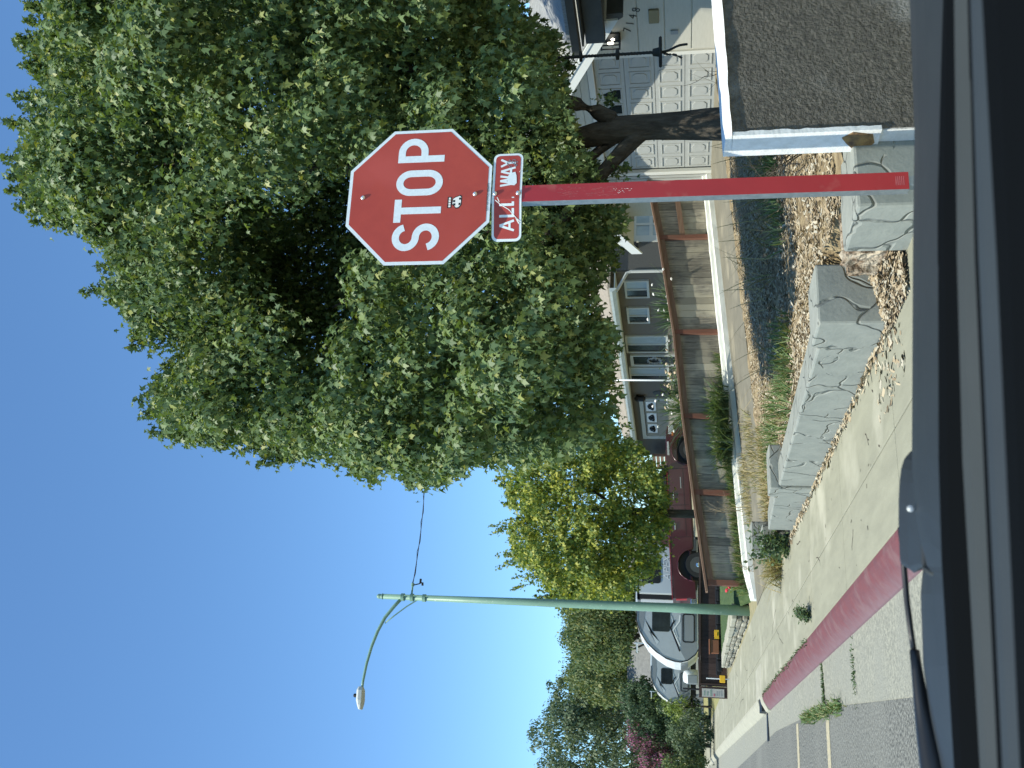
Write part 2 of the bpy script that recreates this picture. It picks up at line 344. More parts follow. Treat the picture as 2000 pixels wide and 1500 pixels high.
def inpolyn(x, y, poly):
    c = np.zeros(len(x), bool); j = len(poly) - 1
    for i in range(len(poly)):
        xi, yi = poly[i]; xj, yj = poly[j]
        if yi != yj: c ^= ((yi > y) != (yj > y)) & (x < (xj - xi) * (y - yi) / (yj - yi) + xi)
        j = i
    return c
# a crown is a volume of leafy lobes: each lobe carries clumps on its outer side, each clump is a dome of hanging leaves;
# the tree's side view gives the outline, the depth is rounded, a looser fill hangs along the limbs inside
def crown(name, poly, d, thick, nlobe, nclump, nleaf, lrad, crad, lsize, mat, parent, shape=MAPLE, rnd=120., shoots=(), sep=.5, droop=.55, fill=0, trim=20., edge=0, spikes=0, slen=70., sn=46, hollows=()):
    xs = [p[0] for p in poly]; ys = [p[1] for p in poly]; Lb = []; tries = 0
    cen = np.array(at(sum(xs) / len(xs), sum(ys) / len(ys), d))
    def pick(flat):
        while True:
            x, y = R.uniform(min(xs), max(xs)), R.uniform(min(ys), max(ys))
            if inpoly(x, y, poly): break
        k = min(1., edist(x, y, poly) / rnd); t = math.sqrt(max(0, 1 - (1 - k) ** 2)); w = R.uniform(-1, 1)
        w = math.copysign(abs(w) ** flat, w)
        for hx, hy, rx, ry in hollows:                                 # deep shaded bays between the boughs
            q = ((x - hx) / rx) ** 2 + ((y - hy) / ry) ** 2
            if q < 1: w = max(w, .75 - .6 * q) if abs(w) > .02 else .5
        return np.array(at(x, y, d + w * thick * t))
    while len(Lb) < nlobe and tries < nlobe * 40:
        tries += 1; c = pick(.55)
        if all(np.sum((c - q) ** 2) > sep * sep for q in Lb): Lb.append(c)
    P = []; T = []; Nn = []; S = []; J = []
    def clump(c, out, rr, n, lit=1.):
        dv = unit(NR.normal(size=(n, 3)) * .75 + out * .5 + np.array((0, 0, .5)))
        lay = NR.uniform(.4, 1.05, n)[:, None]
        P.append(c + dv * rr * lay * np.array((1.1, 1.1, .75)) + NR.normal(size=(n, 3)) * rr * .08)
        tang = np.array((0, 0, -1.)) - dv * (dv @ np.array((0, 0, -1.)))[:, None]
        T.append(unit(tang + 1e-3) * .9 + NR.normal(size=(n, 3)) * .38 + np.array((0, 0, -droop)) * .5 + dv * .3)
        Nn.append(dv * .75 + NR.normal(size=(n, 3)) * .34 + np.array((0, 0, .45))); S.append(lsize * NR.uniform(.55, 1.25, n))
        J.append(np.repeat(NR.normal(size=(1, 2)) * trim, n, 0) + NR.normal(size=(n, 2)) * 5)
    for L_ in Lb:
        out = (L_ - cen); out = out / (np.linalg.norm(out) + 1e-6); lr = lrad * R.uniform(.65, 1.25)
        for _ in range(max(3, int(nclump * R.uniform(.7, 1.3)))):
            dv = NR.normal(size=3) * .6 + out * .6 + np.array((0, 0, .5)); dv /= np.linalg.norm(dv)
            clump(L_ + dv * lr * R.uniform(.8, 1.05) * np.array((1, 1, .85)), dv, crad * R.uniform(.6, 1.3), max(5, int(nleaf * R.uniform(.6, 1.4))))
    for _ in range(fill): clump(pick(2.2), np.zeros(3), crad * 1.5, nleaf)
    for _ in range(edge):                                             # small twigs of leaves along the rim
        i = R.randrange(len(poly)); (x1, y1), (x2, y2) = poly[i], poly[(i + 1) % len(poly)]; s_ = R.random()
        clump(np.array(at(x1 + (x2 - x1) * s_, y1 + (y2 - y1) * s_, d + R.uniform(-.4, .4) * thick)), np.array((0, 0, .3)), crad * R.uniform(.35, .7), max(4, int(nleaf * .35)))
        J[-1] += NR.normal(size=(1, 2)) * 3
    P = np.vstack(P); T = np.vstack(T); Nn = np.vstack(Nn); S = np.concatenate(S); J = np.vstack(J)
    px, py = projn(P); keep = inpolyn(px + J[:, 0], py + J[:, 1], poly)
    P, T, Nn, S = [P[keep]], [T[keep]], [Nn[keep]], [S[keep]]
    sh_ = list(shoots); tries = 0                                       # upright leader shoots along the top and sides
    while len(sh_) < len(shoots) + spikes and tries < 4000:
        tries += 1; i = R.randrange(len(poly)); (x1, y1), (x2, y2) = poly[i], poly[(i + 1) % len(poly)]; s_ = R.random()
        x, y = x1 + (x2 - x1) * s_, y1 + (y2 - y1) * s_
        if not inpoly(x + 16, y, poly) or y < -120: continue
        l_ = slen * R.uniform(.35, 1.); sh_.append((x - l_, y + R.uniform(-.25, .25) * l_ + (.25 * l_ if y > sum(ys) / len(ys) else -.1 * l_), x + 30, y, int(sn * (.5 + l_ / slen))))
    for (x0, y0, x1, y1, n) in sh_:
        n = int(n * 1.7); a, b = np.array(at(x0, y0, d)), np.array(at(x1, y1, d)); tt = NR.uniform(0, 1, n)[:, None]
        rad = (.25 + tt) * crad * .33
        P.append(a + (b - a) * tt + NR.normal(size=(n, 3)) * rad * .7); T.append(NR.normal(size=(n, 3)) * .7 + np.array((0, 0, -.25)))
        Nn.append(NR.normal(size=(n, 3)) * .5 + np.array((0, 0, .8))); S.append(lsize * NR.uniform(.55, 1.05, n))
    return leaves(name, np.vstack(P), np.vstack(T), np.vstack(Nn), np.concatenate(S), shape, mat, parent)
def quad_strips(name, R4, mat, parent=None):                       # R4: (N,k,2,3) strips of quads sharing corners
    N, K = R4.shape[:2]; V = R4.reshape(-1, 3).astype(np.float32)
    o0 = org(parent) if parent else Vector([float(x) for x in (V.min(0) + V.max(0)) / 2])
    if not parent: o0.z = float(V[:, 2].min())
    V = V - np.array(o0, dtype=np.float32); b = (np.arange(N) * K * 2)[:, None, None]; k = (np.arange(K - 1) * 2)[None, :, None]
    I = (b + k + np.array([0, 1, 3, 2])[None, None, :]).reshape(-1).astype(np.int32)
    me = bpy.data.meshes.new(name); me.vertices.add(len(V)); me.vertices.foreach_set('co', V.ravel())
    me.loops.add(len(I)); me.loops.foreach_set('vertex_index', I); me.polygons.add(len(I) // 4)
    me.polygons.foreach_set('loop_start', np.arange(0, len(I), 4, dtype=np.int32))
    me.materials.append(M[mat]); me.update(calc_edges=True); me.validate()
    o = bpy.data.objects.new(name, me); COL.objects.link(o)
    if parent: o.parent = parent
    else: o.location = o0
    ORG[o.name] = o0
    return o
def blades(name, pts, h, w, mat, parent=None, lean=.5, curve=.5):
    pts = np.asarray(pts); N = len(pts); a = NR.uniform(0, 2 * np.pi, N); l = NR.uniform(.1, 1, N) * lean
    dirn = np.stack([np.cos(a), np.sin(a), np.zeros(N)], 1); side = np.stack([-np.sin(a), np.cos(a), np.zeros(N)], 1)
    hh = (np.asarray(h) * NR.uniform(.45, 1.15, N))[:, None]; rows = []
    for t_, wt_ in ((0, .8), (.3, 1.), (.6, .8), (.85, .45), (1., .06)):
        c = pts + dirn * (l[:, None] * hh * (t_ + curve * t_ * t_)) + np.array((0, 0, 1)) * hh * (t_ - curve * .45 * t_ * t_ * l[:, None])
        rows.append(np.stack([c - side * w * wt_, c + side * w * wt_], 1))
    return quad_strips(name, np.stack(rows, 1), mat, parent)
def stroke2(pts, w, closed=False):
    P = [Vector((p[0], p[1])) for p in pts]; n = len(P); Lf, Rt = [], []
    for i in range(n):
        a = P[(i - 1) % n] if (closed or i > 0) else None; b = P[(i + 1) % n] if (closed or i < n - 1) else None
        d1 = (P[i] - a).normalized() if a is not None else (b - P[i]).normalized()
        d2 = (b - P[i]).normalized() if b is not None else d1
        n1 = Vector((-d1.y, d1.x)); n2 = Vector((-d2.y, d2.x)); m = (n1 + n2)
        m = m.normalized() if m.length > 1e-6 else n1
        k = min(2.2, 1 / max(.35, m.dot(n1)))
        Lf.append(P[i] + m * w / 2 * k); Rt.append(P[i] - m * w / 2 * k)
    qs = []
    for i in range(n if closed else n - 1):
        j = (i + 1) % n; qs.append([Lf[i], Lf[j], Rt[j], Rt[i]])
    return qs
def text_mesh(name, s, size, O, U, V, mat, parent, shear=0., off=.0015, align='CENTER', sx=1.):
    cu = bpy.data.curves.new(name, 'FONT'); cu.body = s; cu.size = size; cu.align_x = align; cu.shear = shear; cu.extrude = .0004; cu.resolution_u = 3
    o = bpy.data.objects.new(name + '_tmp', cu); COL.objects.link(o)
    dg = bpy.context.evaluated_depsgraph_get(); me = bpy.data.meshes.new_from_object(o.evaluated_get(dg))
    bpy.data.objects.remove(o); bpy.data.curves.remove(cu)
    U, V = Vector(U).normalized(), Vector(V).normalized(); N = U.cross(V); O = Vector(O)
    o0 = org(parent)
    for v in me.vertices: v.co = O + U * v.co.x * sx + V * v.co.y + N * (v.co.z + off) - o0
    me.name = name; me.materials.clear(); me.materials.append(M[mat])
    r = bpy.data.objects.new(name, me); COL.objects.link(r); r.parent = parent; ORG[r.name] = o0
    return r
# ------------------------------------------------------------------ light, sky, camera
sun_dir = Vector((-.432, -.197, .88)).normalized()
w = bpy.data.worlds.new('World'); SC.world = w; w.use_nodes = True; wt = w.node_tree
sky = wt.nodes.new('ShaderNodeTexSky'); sky.sky_type = 'NISHITA'; sky.sun_disc = False
sky.sun_elevation = math.asin(sun_dir.z); sky.sun_rotation = math.atan2(sun_dir.x, sun_dir.y)
sky.air_density = .85; sky.dust_density = .15; sky.ozone_density = 1.6; sky.altitude = 100
tint = wt.nodes.new('ShaderNodeMix'); tint.data_type = 'RGBA'; tint.blend_type = 'MULTIPLY'; tint.inputs[0].default_value = 1; tint.inputs[7].default_value = (.75, 1.03, 1.17, 1)
wt.links.new(sky.outputs[0], tint.inputs[6]); wt.links.new(tint.outputs[2], wt.nodes['Background'].inputs[0]); wt.nodes['Background'].inputs[1].default_value = .15
sl = bpy.data.lights.new('sun', 'SUN'); sl.energy = 4.8; sl.angle = math.radians(.55); sl.color = (1, .96, .83)
so = bpy.data.objects.new('sun', sl); COL.objects.link(so); so.rotation_euler = sun_dir.to_track_quat('Z', 'Y').to_euler(); so.location = (-20, -10, 40)
cd = bpy.data.cameras.new('camera'); cam = bpy.data.objects.new('camera', cd); COL.objects.link(cam); SC.camera = cam
cd.sensor_width = 36; cd.lens = F / 2000 * 36; cd.clip_start = .05; cd.clip_end = 3000
upv = -cw(0, -sp, 0) ; ax = Vector((cw(0, sp, 0).x, cw(0, sp, 0).y, -cp)); ay = cw(1, 0, 0); az = -Vector((cw(0, cp, 0).x, cw(0, cp, 0).y, sp))
mw = Matrix((ax, ay, az)).transposed().to_4x4(); mw.translation = (0, 0, EZ); cam.matrix_world = mw
cd.dof.use_dof = True; cd.dof.focus_distance = 8.0; cd.dof.aperture_fstop = 10
SC.view_settings.view_transform = 'Standard'; SC.view_settings.look = 'None'; SC.view_settings.exposure = .42; SC.view_settings.gamma = 1
SC.cycles.max_bounces = 6; SC.cycles.diffuse_bounces = 3; SC.cycles.transparent_max_bounces = 6; SC.cycles.use_denoising = True

# ------------------------------------------------------------------ ground, road, kerb, pavement
zd = lambda X: .13 + .078 * max(0., X - 3.0)
def zl(Y):
    t = [(3., .40), (5.5, .46), (9.4, .38), (11.2, .26), (13.7, .13), (30, .13)]
    for (a, b), (c, d) in zip(t, t[1:]):
        if Y <= c: return b + (d - b) * max(0, (Y - a)) / (c - a)
    return .13
def zbed(X, Y):
    if Y < 5.7 and X < 3.1: return .115
    a = zl(Y); u = min(1, max(0, (X - 2.8) / 8.6)); return a + (.79 - a) * u
def sheet(name, xs, ys, zf, mat, noise=0.):
    vs = [(x, y, zf(x, y) + noise * R.uniform(-1, 1)) for y in ys for x in xs]; n = len(xs)
    fs = [(j * n + i, j * n + i + 1, (j + 1) * n + i + 1, (j + 1) * n + i) for j in range(len(ys) - 1) for i in range(n - 1)]
    return struct(MB().add(vs, fs).build(name, mat))
lin = lambda a, b, n: [a + (b - a) * i / n for i in range(n + 1)]
sheet('ground', [-600, 600], [-600, 900], lambda x, y: -.06, 'dryground')
asph_edge = [(-12., .55), (4., .52), (6.3, .60), (9., .76), (12.5, .86), (15.5, .90), (19.4, .80), (26.7, .62), (80, .5)]
vs = []
for Y, X in asph_edge: vs += [(-12, Y, 0), (X, Y, 0)]
struct(MB().add(vs, [(2 * i, 2 * i + 1, 2 * i + 3, 2 * i + 2) for i in range(len(asph_edge) - 1)]).build('road', 'asphalt'))
vs = []
for Y, X in asph_edge: vs += [(X - .02, Y, -.004), (1.26, Y, .012)]
struct(MB().add(vs, [(2 * i, 2 * i + 1, 2 * i + 3, 2 * i + 2) for i in range(len(asph_edge) - 1)]).build('gutter', 'gutter'))
sheet('road_patch', [-6, -2, -.4], [20.5, 22, 24.5], lambda x, y: .004, 'asphalt_dark')
kp = [(1.23, -.03), (1.25, .025), (1.33, .09), (1.395, .122), (1.43, .133), (1.47, .135), (1.47, -.03)]
struct(MB().prism(kp, 'y', -12, 11.35).prism(kp, 'y', 11.358, 16.2).build('red_curb', 'redcurb'))
kb = MB(); kb.prism(kp, 'y', 17.45, 60)
struct(kb.build('curb', 'kerb_w'))
# catch basin in the curb, hood with an opening and a steel grate in the gutter
t = thing('storm_drain', 'concrete curb inlet with a dark opening and long slot where the red curb ends', 'storm drain', (1.4, 16.8, .0))
MB().prism([(1.22, -.02), (1.24, .05), (1.36, .12), (1.44, .14), (1.95, .14), (1.95, -.02)], 'y', 16.21, 16.62).prism([(1.45, .12), (1.47, .145), (1.95, .145), (1.95, .12)], 'y', 16.62, 17.1).prism([(1.22, -.02), (1.24, .05), (1.36, .12), (1.44, .14), (1.95, .14), (1.95, -.02)], 'y', 17.1, 17.44).build('inlet_hood', 'kerb_w', t, bevel=.01)
MB().box(1.25, 1.9, 16.625, 17.095, -.02, .115).build('opening', 'black', t)
MB().box(.82, 1.24, 16.74, 16.98, .0, .016).build('slot', 'black', t)
# pavement slabs with open joints
pv = MB(); ys = [-10, 1.6, 3.6, 5.62, 7.66, 9.70, 11.75, 13.8, 15.9, 18, 20.1, 22.2, 24.3, 26.4, 28.5, 30.6, 33, 36, 40, 46, 60]
for a, b in zip(ys, ys[1:]):
    pv.box(1.478, 2.03, a + .006, b - .006, .03, .134); pv.box(2.04, 2.92, a + .006, b - .006, .03, .134)
struct(pv.build('sidewalk', 'concrete', bevel=.006))
sheet('sidewalk_base', [1.4, 3.0], [-10, 60], lambda x, y: .05, 'soil')
ck = MB()
for (x0, y0, l_, ang) in [(1.75, 12.6, 1.1, .15), (2.3, 13.4, .9, .1), (1.9, 16.6, 1.6, .1), (2.5, 17.2, .8, .2), (2.2, 19.5, 1.3, .05), (1.8, 21, 1.8, .1), (2.45, 23, 1.2, .1), (1.7, 7.3, .35, 1.2), (2.2, 6.4, .3, .7), (1.95, 9.0, .4, 1.9), (2.5, 10.4, .35, .2)]:
    pts = [(x0, y0)]
    for k in range(6): ang += R.uniform(-.5, .5); pts.append((pts[-1][0] + .4 * l_ / 6 * math.sin(ang), pts[-1][1] + l_ / 6 * math.cos(ang)))
    for i, q in enumerate(stroke2(pts, R.uniform(.007, .014))): ck.add([(v.x, v.y, .1352 + .0002 * (i % 2)) for v in q], [(0, 1, 2, 3)])
struct(ck.build('pavement_cracks', 'twig'))
# crosswalk lines
cwk = MB(); 
for Y, X1 in ((9.95, .74), (12.55, .86)): cwk.box(-4.5, X1 - .03, Y, Y + .20, .001, .004)
struct(cwk.build('crosswalk_marking', 'paintline'))
# planting bed, driveway, yards
sheet('planting_bed', lin(2.93, 11.4, 60), lin(4.75, 13.75, 60), zbed, 'soil', .016)
sheet('pavement_corner', [2.9, 14], [-6, 4.8], lambda x, y: .10, 'dryground')
sheet('driveway', lin(2.9, 11.6, 8), [13.7, 15.1, 16.62], lambda x, y: zd(x) + .012, 'drive')
sheet('yard', [11.4, 40], [-10, 70], lambda x, y: .74, 'dryground')
sheet('side_yard', lin(2.88, 14, 6), lin(16.6, 70, 8), lambda x, y: (.125 + .07 * (x - 2.88)) if y < 26 else .10 + .015 * (x - 3), 'dryground')
sheet('lawn', [3.2, 6, 10], [17.9, 18.7, 22, 28.4], lambda x, y: .10 if y < 18 else .41 - .012 * (y - 18) + .01 * (x - 3), 'lawn', .0)
sheet('dry_lawn', [2.90, 3.1, 8], [29.2, 60], lambda x, y: .128 + .02 * (x - 2.9), 'verge')

# ------------------------------------------------------------------ stop sign
SCn = at(817.5, 383, 4.97); th = math.radians(15.5)
U = cw(math.cos(th), math.sin(th)); V = Vector((0, 0, 1)); N = U.cross(V)
Q = lambda x, z, o=0.: SCn + U * x + V * z + N * o
t = thing('stop_sign', 'red octagonal STOP sign with an ALL WAY plate on a red striped post', 'stop sign', Q(0, -2.70, -.03))
octa = lambda r: [(r / math.cos(math.pi / 8) * math.cos(math.pi / 8 + k * math.pi / 4), r / math.cos(math.pi / 8) * math.sin(math.pi / 8 + k * math.pi / 4)) for k in range(8)]
pl = MB().loft([Q(x, z, -.003) for x, z in octa(.388)], [Q(x, z, 0) for x, z in octa(.388)]).build('sign_panel', 'sign_white', t)
MB().loft([Q(x, z, .0002) for x, z in octa(.3705)], [Q(x, z, .0012) for x, z in octa(.3705)]).build('red_field', 'sign_red', pl)
def glyph(ch, x0, x1, z0, z1, w):
    h = w / 2; xm = (x0 + x1) / 2; zm = (z0 + z1) / 2; rx = (x1 - x0) / 2 - h
    el = lambda cx, cz, rx, rz, a0, a1, n: [(cx + rx * math.cos(math.radians(a0 + (a1 - a0) * i / n)), cz + rz * math.sin(math.radians(a0 + (a1 - a0) * i / n))) for i in range(n + 1)]
    if ch == 'S': q = (z1 - z0 - w) / 4; return [(el(xm, zm + q, rx, q, 12, 262, 22) + el(xm, zm - q, rx, q, 82, -168, 22), False)]
    if ch == 'T': return [([(x0, z1 - h), (x1, z1 - h)], False), ([(xm, z1 - h), (xm, z0)], False)]
    if ch == 'O': r = rx * 1.0; return [(el(xm, z1 - h - r * 1.15, rx, r * 1.15, 0, 180, 18) + el(xm, z0 + h + r * 1.15, rx, r * 1.15, 180, 360, 18), True)]
    if ch == 'P': zb = z0 + (z1 - z0) * .43; q = (z1 - h - zb) / 2; return [([(x0 + h, z0), (x0 + h, z1)], False), ([(x0 + h, z1 - h)] + el(x1 - h - q, zb + q, q, q, 90, -90, 14) + [(x0 + h, zb)], False)]
    if ch == 'A': return [([(x0 + h * .8, z0), (xm, z1 - h * .3)], False), ([(xm, z1 - h * .3), (x1 - h * .8, z0)], False), ([(x0 + w, z0 + (z1 - z0) * .3), (x1 - w, z0 + (z1 - z0) * .3)], False)]
    if ch == 'L': return [([(x0 + h, z1), (x0 + h, z0)], False), ([(x0 + h, z0 + h), (x1, z0 + h)], False)]
    if ch == 'W': return [([(x0 + h * .8, z1), (x0 + (x1 - x0) * .27, z0)], False), ([(x0 + (x1 - x0) * .27, z0), (xm, z1)], False), ([(xm, z1), (x1 - (x1 - x0) * .27, z0)], False), ([(x1 - (x1 - x0) * .27, z0), (x1 - h * .8, z1)], False)]
    return [([(x0 + h * .8, z1), (xm, zm)], False), ([(xm, zm), (x1 - h * .8, z1)], False), ([(xm, zm + h), (xm, z0)], False)]
def letters(parent, s, boxes, h, z0, sw, mat, off, name, qf=None):
    qf = qf or Q
    mb = MB()
    for ch, (x0, x1) in zip(s, boxes):
        for i, (pts, cl) in enumerate(glyph(ch, x0, x1, z0, z0 + h, sw)):
            o1 = off + .0006 + i * .00015
            for qd in stroke2(pts, sw * (.9 if ch in 'AWY' else 1), cl): mb.loft([qf(v.x, v.y, off) for v in qd], [qf(v.x, v.y, o1) for v in qd])
    return mb.build(name, mat, parent)
letters(pl, 'STOP', [(-.312, -.160), (-.150, -.018), (.002, .150), (.196, .338)], (.254), -.127, .0385, 'sign_white', .0014, 'lettering')
text_mesh('small_lettering', 'CITY OF CITRUS HEIGHTS', .0135, Q(-.02, -.3765), U, V, 'numeral', pl, off=.0016)
for z in (.305, -.305):
    MB().lathe(Q(0, z, .001), N, [(.013, 0), (.0125, .004), (.009, .009), (.003, .0115)], 14).build('bolt', 'bolt', pl, smooth=True)
# little sticker of a white van under a black name bar
st = MB().loft([Q(x, z, .0014) for x, z in [(-.075, -.182), (-.012, -.182), (-.012, -.160), (-.075, -.160)]], [Q(x, z, .0019) for x, z in [(-.075, -.182), (-.012, -.182), (-.012, -.160), (-.075, -.160)]])
vanp = [(-.078, -.222), (-.060, -.236), (-.010, -.236), (-.002, -.228), (-.012, -.200), (-.022, -.186), (-.055, -.183), (-.066, -.196), (-.080, -.206)]
st.loft([Q(x, z, .0013) for x, z in vanp], [Q(x, z, .0018) for x, z in vanp])
st = st.build('sticker', 'black', pl)
cx, cz = -.041, -.209; vp = [(cx + (x - cx) * .84, cz + (z - cz) * .84) for x, z in vanp]
vb = MB().loft([Q(x, z, .0019) for x, z in vp], [Q(x, z, .0023) for x, z in vp])
for k in range(4): vb.loft([Q(x, z, .002) for x, z in [(-.071 + .0145 * k, -.177), (-.060 + .0145 * k, -.177), (-.060 + .0145 * k, -.166), (-.071 + .0145 * k, -.166)]], [Q(x, z, .0023) for x, z in [(-.071 + .0145 * k, -.177), (-.060 + .0145 * k, -.177), (-.060 + .0145 * k, -.166), (-.071 + .0145 * k, -.166)]])
vb.build('van_drawing', 'paper_w', st)
wb = MB()
for x0, x1, z0, z1 in [(-.062, -.050, -.203, -.191), (-.043, -.031, -.201, -.190), (-.060, -.048, -.230, -.220), (-.030, -.018, -.231, -.221)]:
    wb.loft([Q(x, z, .0024) for x, z in [(x0, z0), (x1, z0), (x1, z1), (x0, z1)]], [Q(x, z, .0027) for x, z in [(x0, z0), (x1, z0), (x1, z1), (x0, z1)]])
wb.build('van_windows', 'black', st)
# ALL WAY plate, slightly bent along its left third
def rr(x0, x1, z0, z1, r, n=5):
    o = []
    for cx, cz, a0 in ((x1 - r, z1 - r, 0), (x0 + r, z1 - r, 90), (x0 + r, z0 + r, 180), (x1 - r, z0 + r, 270)):
        o += [(cx + r * math.cos(math.radians(a0 + 90 * k / n)), cz + r * math.sin(math.radians(a0 + 90 * k / n))) for k in range(n + 1)]
    return o
pz = -.392 - .152 / 2 - .004
QP = lambda x, z, o=0.: Q(x, z, o - .24 * max(0., -.03 - x))
def sliced(pts, o0, o1):
    m = MB()
    L_ = [p for p in pts if p[0] <= -.03]; R_ = [p for p in pts if p[0] > -.03]
    zt_, zb_ = max(p[1] for p in pts), min(p[1] for p in pts)
    for pp in (R_ + [], L_ + []):
        s_ = sorted(pp + [(-.03, zt_), (-.03, zb_)], key=lambda p: math.atan2(p[1] - (zt_ + zb_) / 2, p[0] - sum(q[0] for q in pp) / len(pp)))
        m.loft([QP(x, z, o0) for x, z in s_], [QP(x, z, o1) for x, z in s_])
    return m
apl = sliced(rr(-.245, .230, pz - .078, pz + .078, .030), -.010, -.007).build('all_way_plate', 'sign_white', t)
sliced(rr(-.233, .218, pz - .066, pz + .066, .022), -.0068, -.0058).build('red_field', 'plaque_red', apl)
bx = [(-.196, -.136), (-.124, -.078), (-.066, -.020), (.040, .104), (.100, .154), (.150, .200)]
letters(apl, 'ALLWAY', bx, .078, pz - .040, .0125, 'sign_white', -.0056, 'lettering', QP)
MB().loft([QP(x, z, -.0045) for x, z in [(.045, -.51), (.058, -.522), (.10, -.519), (.122, -.512), (.118, -.492), (.096, -.47), (.062, -.476), (.048, -.49)]], [QP(x, z, -.004) for x, z in [(.045, -.51), (.058, -.522), (.10, -.519), (.122, -.512), (.118, -.492), (.096, -.47), (.062, -.476), (.048, -.49)]]).build('paint_blot', 'sign_white', apl)
sm = MB()
for k in range(46):
    a, r_ = R.uniform(0, 6.28), .026 * math.sqrt(R.random()); x, z = .172 + r_ * math.cos(a), pz - .022 + r_ * 1.1 * math.sin(a); q_ = R.uniform(.001, .004)
    sm.loft([QP(x + q_ * math.cos(b), z + q_ * math.sin(b), -.0044) for b in (0, 1.3, 2.6, 4, 5.2)], [QP(x + q_ * math.cos(b), z + q_ * math.sin(b), -.0041) for b in (0, 1.3, 2.6, 4, 5.2)])
sm.build('smudge', 'galv', apl)
sc_ = MB()
for pts, w_ in (([(-.035, pz + .06), (-.06, pz + .03), (-.085, pz - .012), (-.11, pz - .035), (-.128, pz - .05), (-.15, pz - .074)], .0035), ([(-.128, pz - .05), (-.158, pz - .066)], .006), ([(-.02, pz + .05), (-.045, pz + .038)], .004), ([(.12, pz - .06), (.135, pz - .073)], .002)):
    for qd in stroke2(pts, w_): sc_.loft([QP(v.x, v.y, -.0046) for v in qd], [QP(v.x, v.y, -.0040) for v in qd])
sc_.build('scratch', 'paper_w', apl)
for z in (pz + .062, pz - .060): MB().lathe(QP(.0, z, -.0045), N, [(.013, 0), (.0125, .004), (.009, .009), (.003, .0115)], 14).build('bolt', 'bolt', apl, smooth=True)
# post: perforated steel tube inside a red faced sleeve
pb = -2.70; zt = -.548
sl_ = MB().add([], [])
def pbox(x0, x1, z0, z1, o0, o1): return MB().loft([Q(x0, z0, o0), Q(x1, z0, o0), Q(x1, z0, o1), Q(x0, z0, o1)], [Q(x0, z1, o0), Q(x1, z1, o0), Q(x1, z1, o1), Q(x0, z1, o1)])
po = pbox(-.026, .026, pb, .34, -.066, -.014).build('post', 'galv', t, bevel=.003)
pbox(-.046, .046, -2.455, zt, -.068, -.0135).build('sleeve', 'galv', t, bevel=.002)
rs = pbox(-.0455, .0455, -2.453, zt - .002, -.0128, -.0115).build('red_strip', 'strip_red', t)
sf = MB()
for x0, z0, wx, hz, n in ((.0, -.80, .030, .05, 26), (-.005, -.98, .028, .07, 40), (.004, -.90, .02, .2, 20)):
    for k in range(n):
        x, z = x0 + R.uniform(-1, 1) * wx, z0 + R.uniform(-1, 1) * hz; l, a = R.uniform(.006, .03), R.choice([1.57, 1.4, .3, 1.7])
        for qd in stroke2([(x, z), (x + l * math.cos(a) * .5, z + l * math.sin(a))], R.uniform(.0008, .002)):
            if all(abs(v.x) < .043 for v in qd): sf.loft([Q(v.x, v.y, -.0112) for v in qd], [Q(v.x, v.y, -.0109) for v in qd])
sf.build('scuff_marks', 'scuff', rs)

lb = MB()
for k in range(5): lb.loft([Q(x, -2.432 + .009 * k, -.0113) for x in (-.024, .024)] + [Q(x, -2.428 + .009 * k, -.0113) for x in (.024, -.024)], [Q(x, -2.432 + .009 * k, -.0110) for x in (-.024, .024)] + [Q(x, -2.428 + .009 * k, -.0110) for x in (.024, -.024)])
lb.build('maker_label', 'scuff', rs)
sb_ = MB()
for k in range(16):
    z, x = -1.03 - .0055 * k, R.uniform(-.012, .012)
    for qd in stroke2([(x, z), (x + R.uniform(-.006, .006), z + R.uniform(-.006, .006))], .0016): sb_.loft([Q(v.x, v.y, -.0113) for v in qd], [Q(v.x, v.y, -.0109) for v in qd])
sb_.build('scribble', 'paper_w', rs)
# ------------------------------------------------------------------ low stone walls, stucco wall
tag(MB().prism([(2.83, 4.48), (3.45, 4.48), (3.45, 4.80), (3.10, 4.95), (2.83, 4.95)], 'z', .10, .468).build('stone_wall', 'stone', bevel=.018), 'grey painted flagstone wall corner standing right behind the stop sign post', 'stone wall')
sw_ = MB()
sw_.prism([(2.66, 5.5), (3.07, 5.5), (3.07, 5.86), (2.66, 5.86)], 'z', .10, .545)
sw_.loft([(2.675, 5.861, .1), (2.94, 5.861, .1), (2.94, 5.861, .50), (2.675, 5.861, .50)], [(2.72, 9.12, .1), (2.96, 9.12, .1), (2.96, 9.12, .455), (2.72, 9.12, .455)])
tag(sw_.build('stone_wall', 'stone', bevel=.015), 'long low grey flagstone wall with a squared end, along the pavement edge', 'stone wall')
tag(MB().prism([(2.70, 9.14), (3.14, 9.14), (3.14, 9.42), (2.70, 9.42)], 'z', .10, .535).loft([(2.745, 9.421, .1), (3.0, 9.421, .1), (3.0, 9.421, .46), (2.745, 9.421, .46)], [(2.78, 11.05, .1), (3.0, 11.05, .1), (3.0, 11.05, .40), (2.78, 11.05, .40)]).build('stone_wall', 'stone', bevel=.012), 'short grey flagstone wall with a taller end pillar, beyond the long low wall', 'stone wall')
tag(MB().prism([(2.80, 12.3), (3.2, 12.3), (3.2, 12.65), (2.80, 12.65)], 'z', .10, .50).prism([(2.82, 11.85), (3.05, 11.85), (3.05, 12.3), (2.82, 12.3)], 'z', .1, .40).build('stone_wall', 'stone', bevel=.012), 'small grey stone pillar half hidden by a weed beside the driveway mouth', 'stone wall')
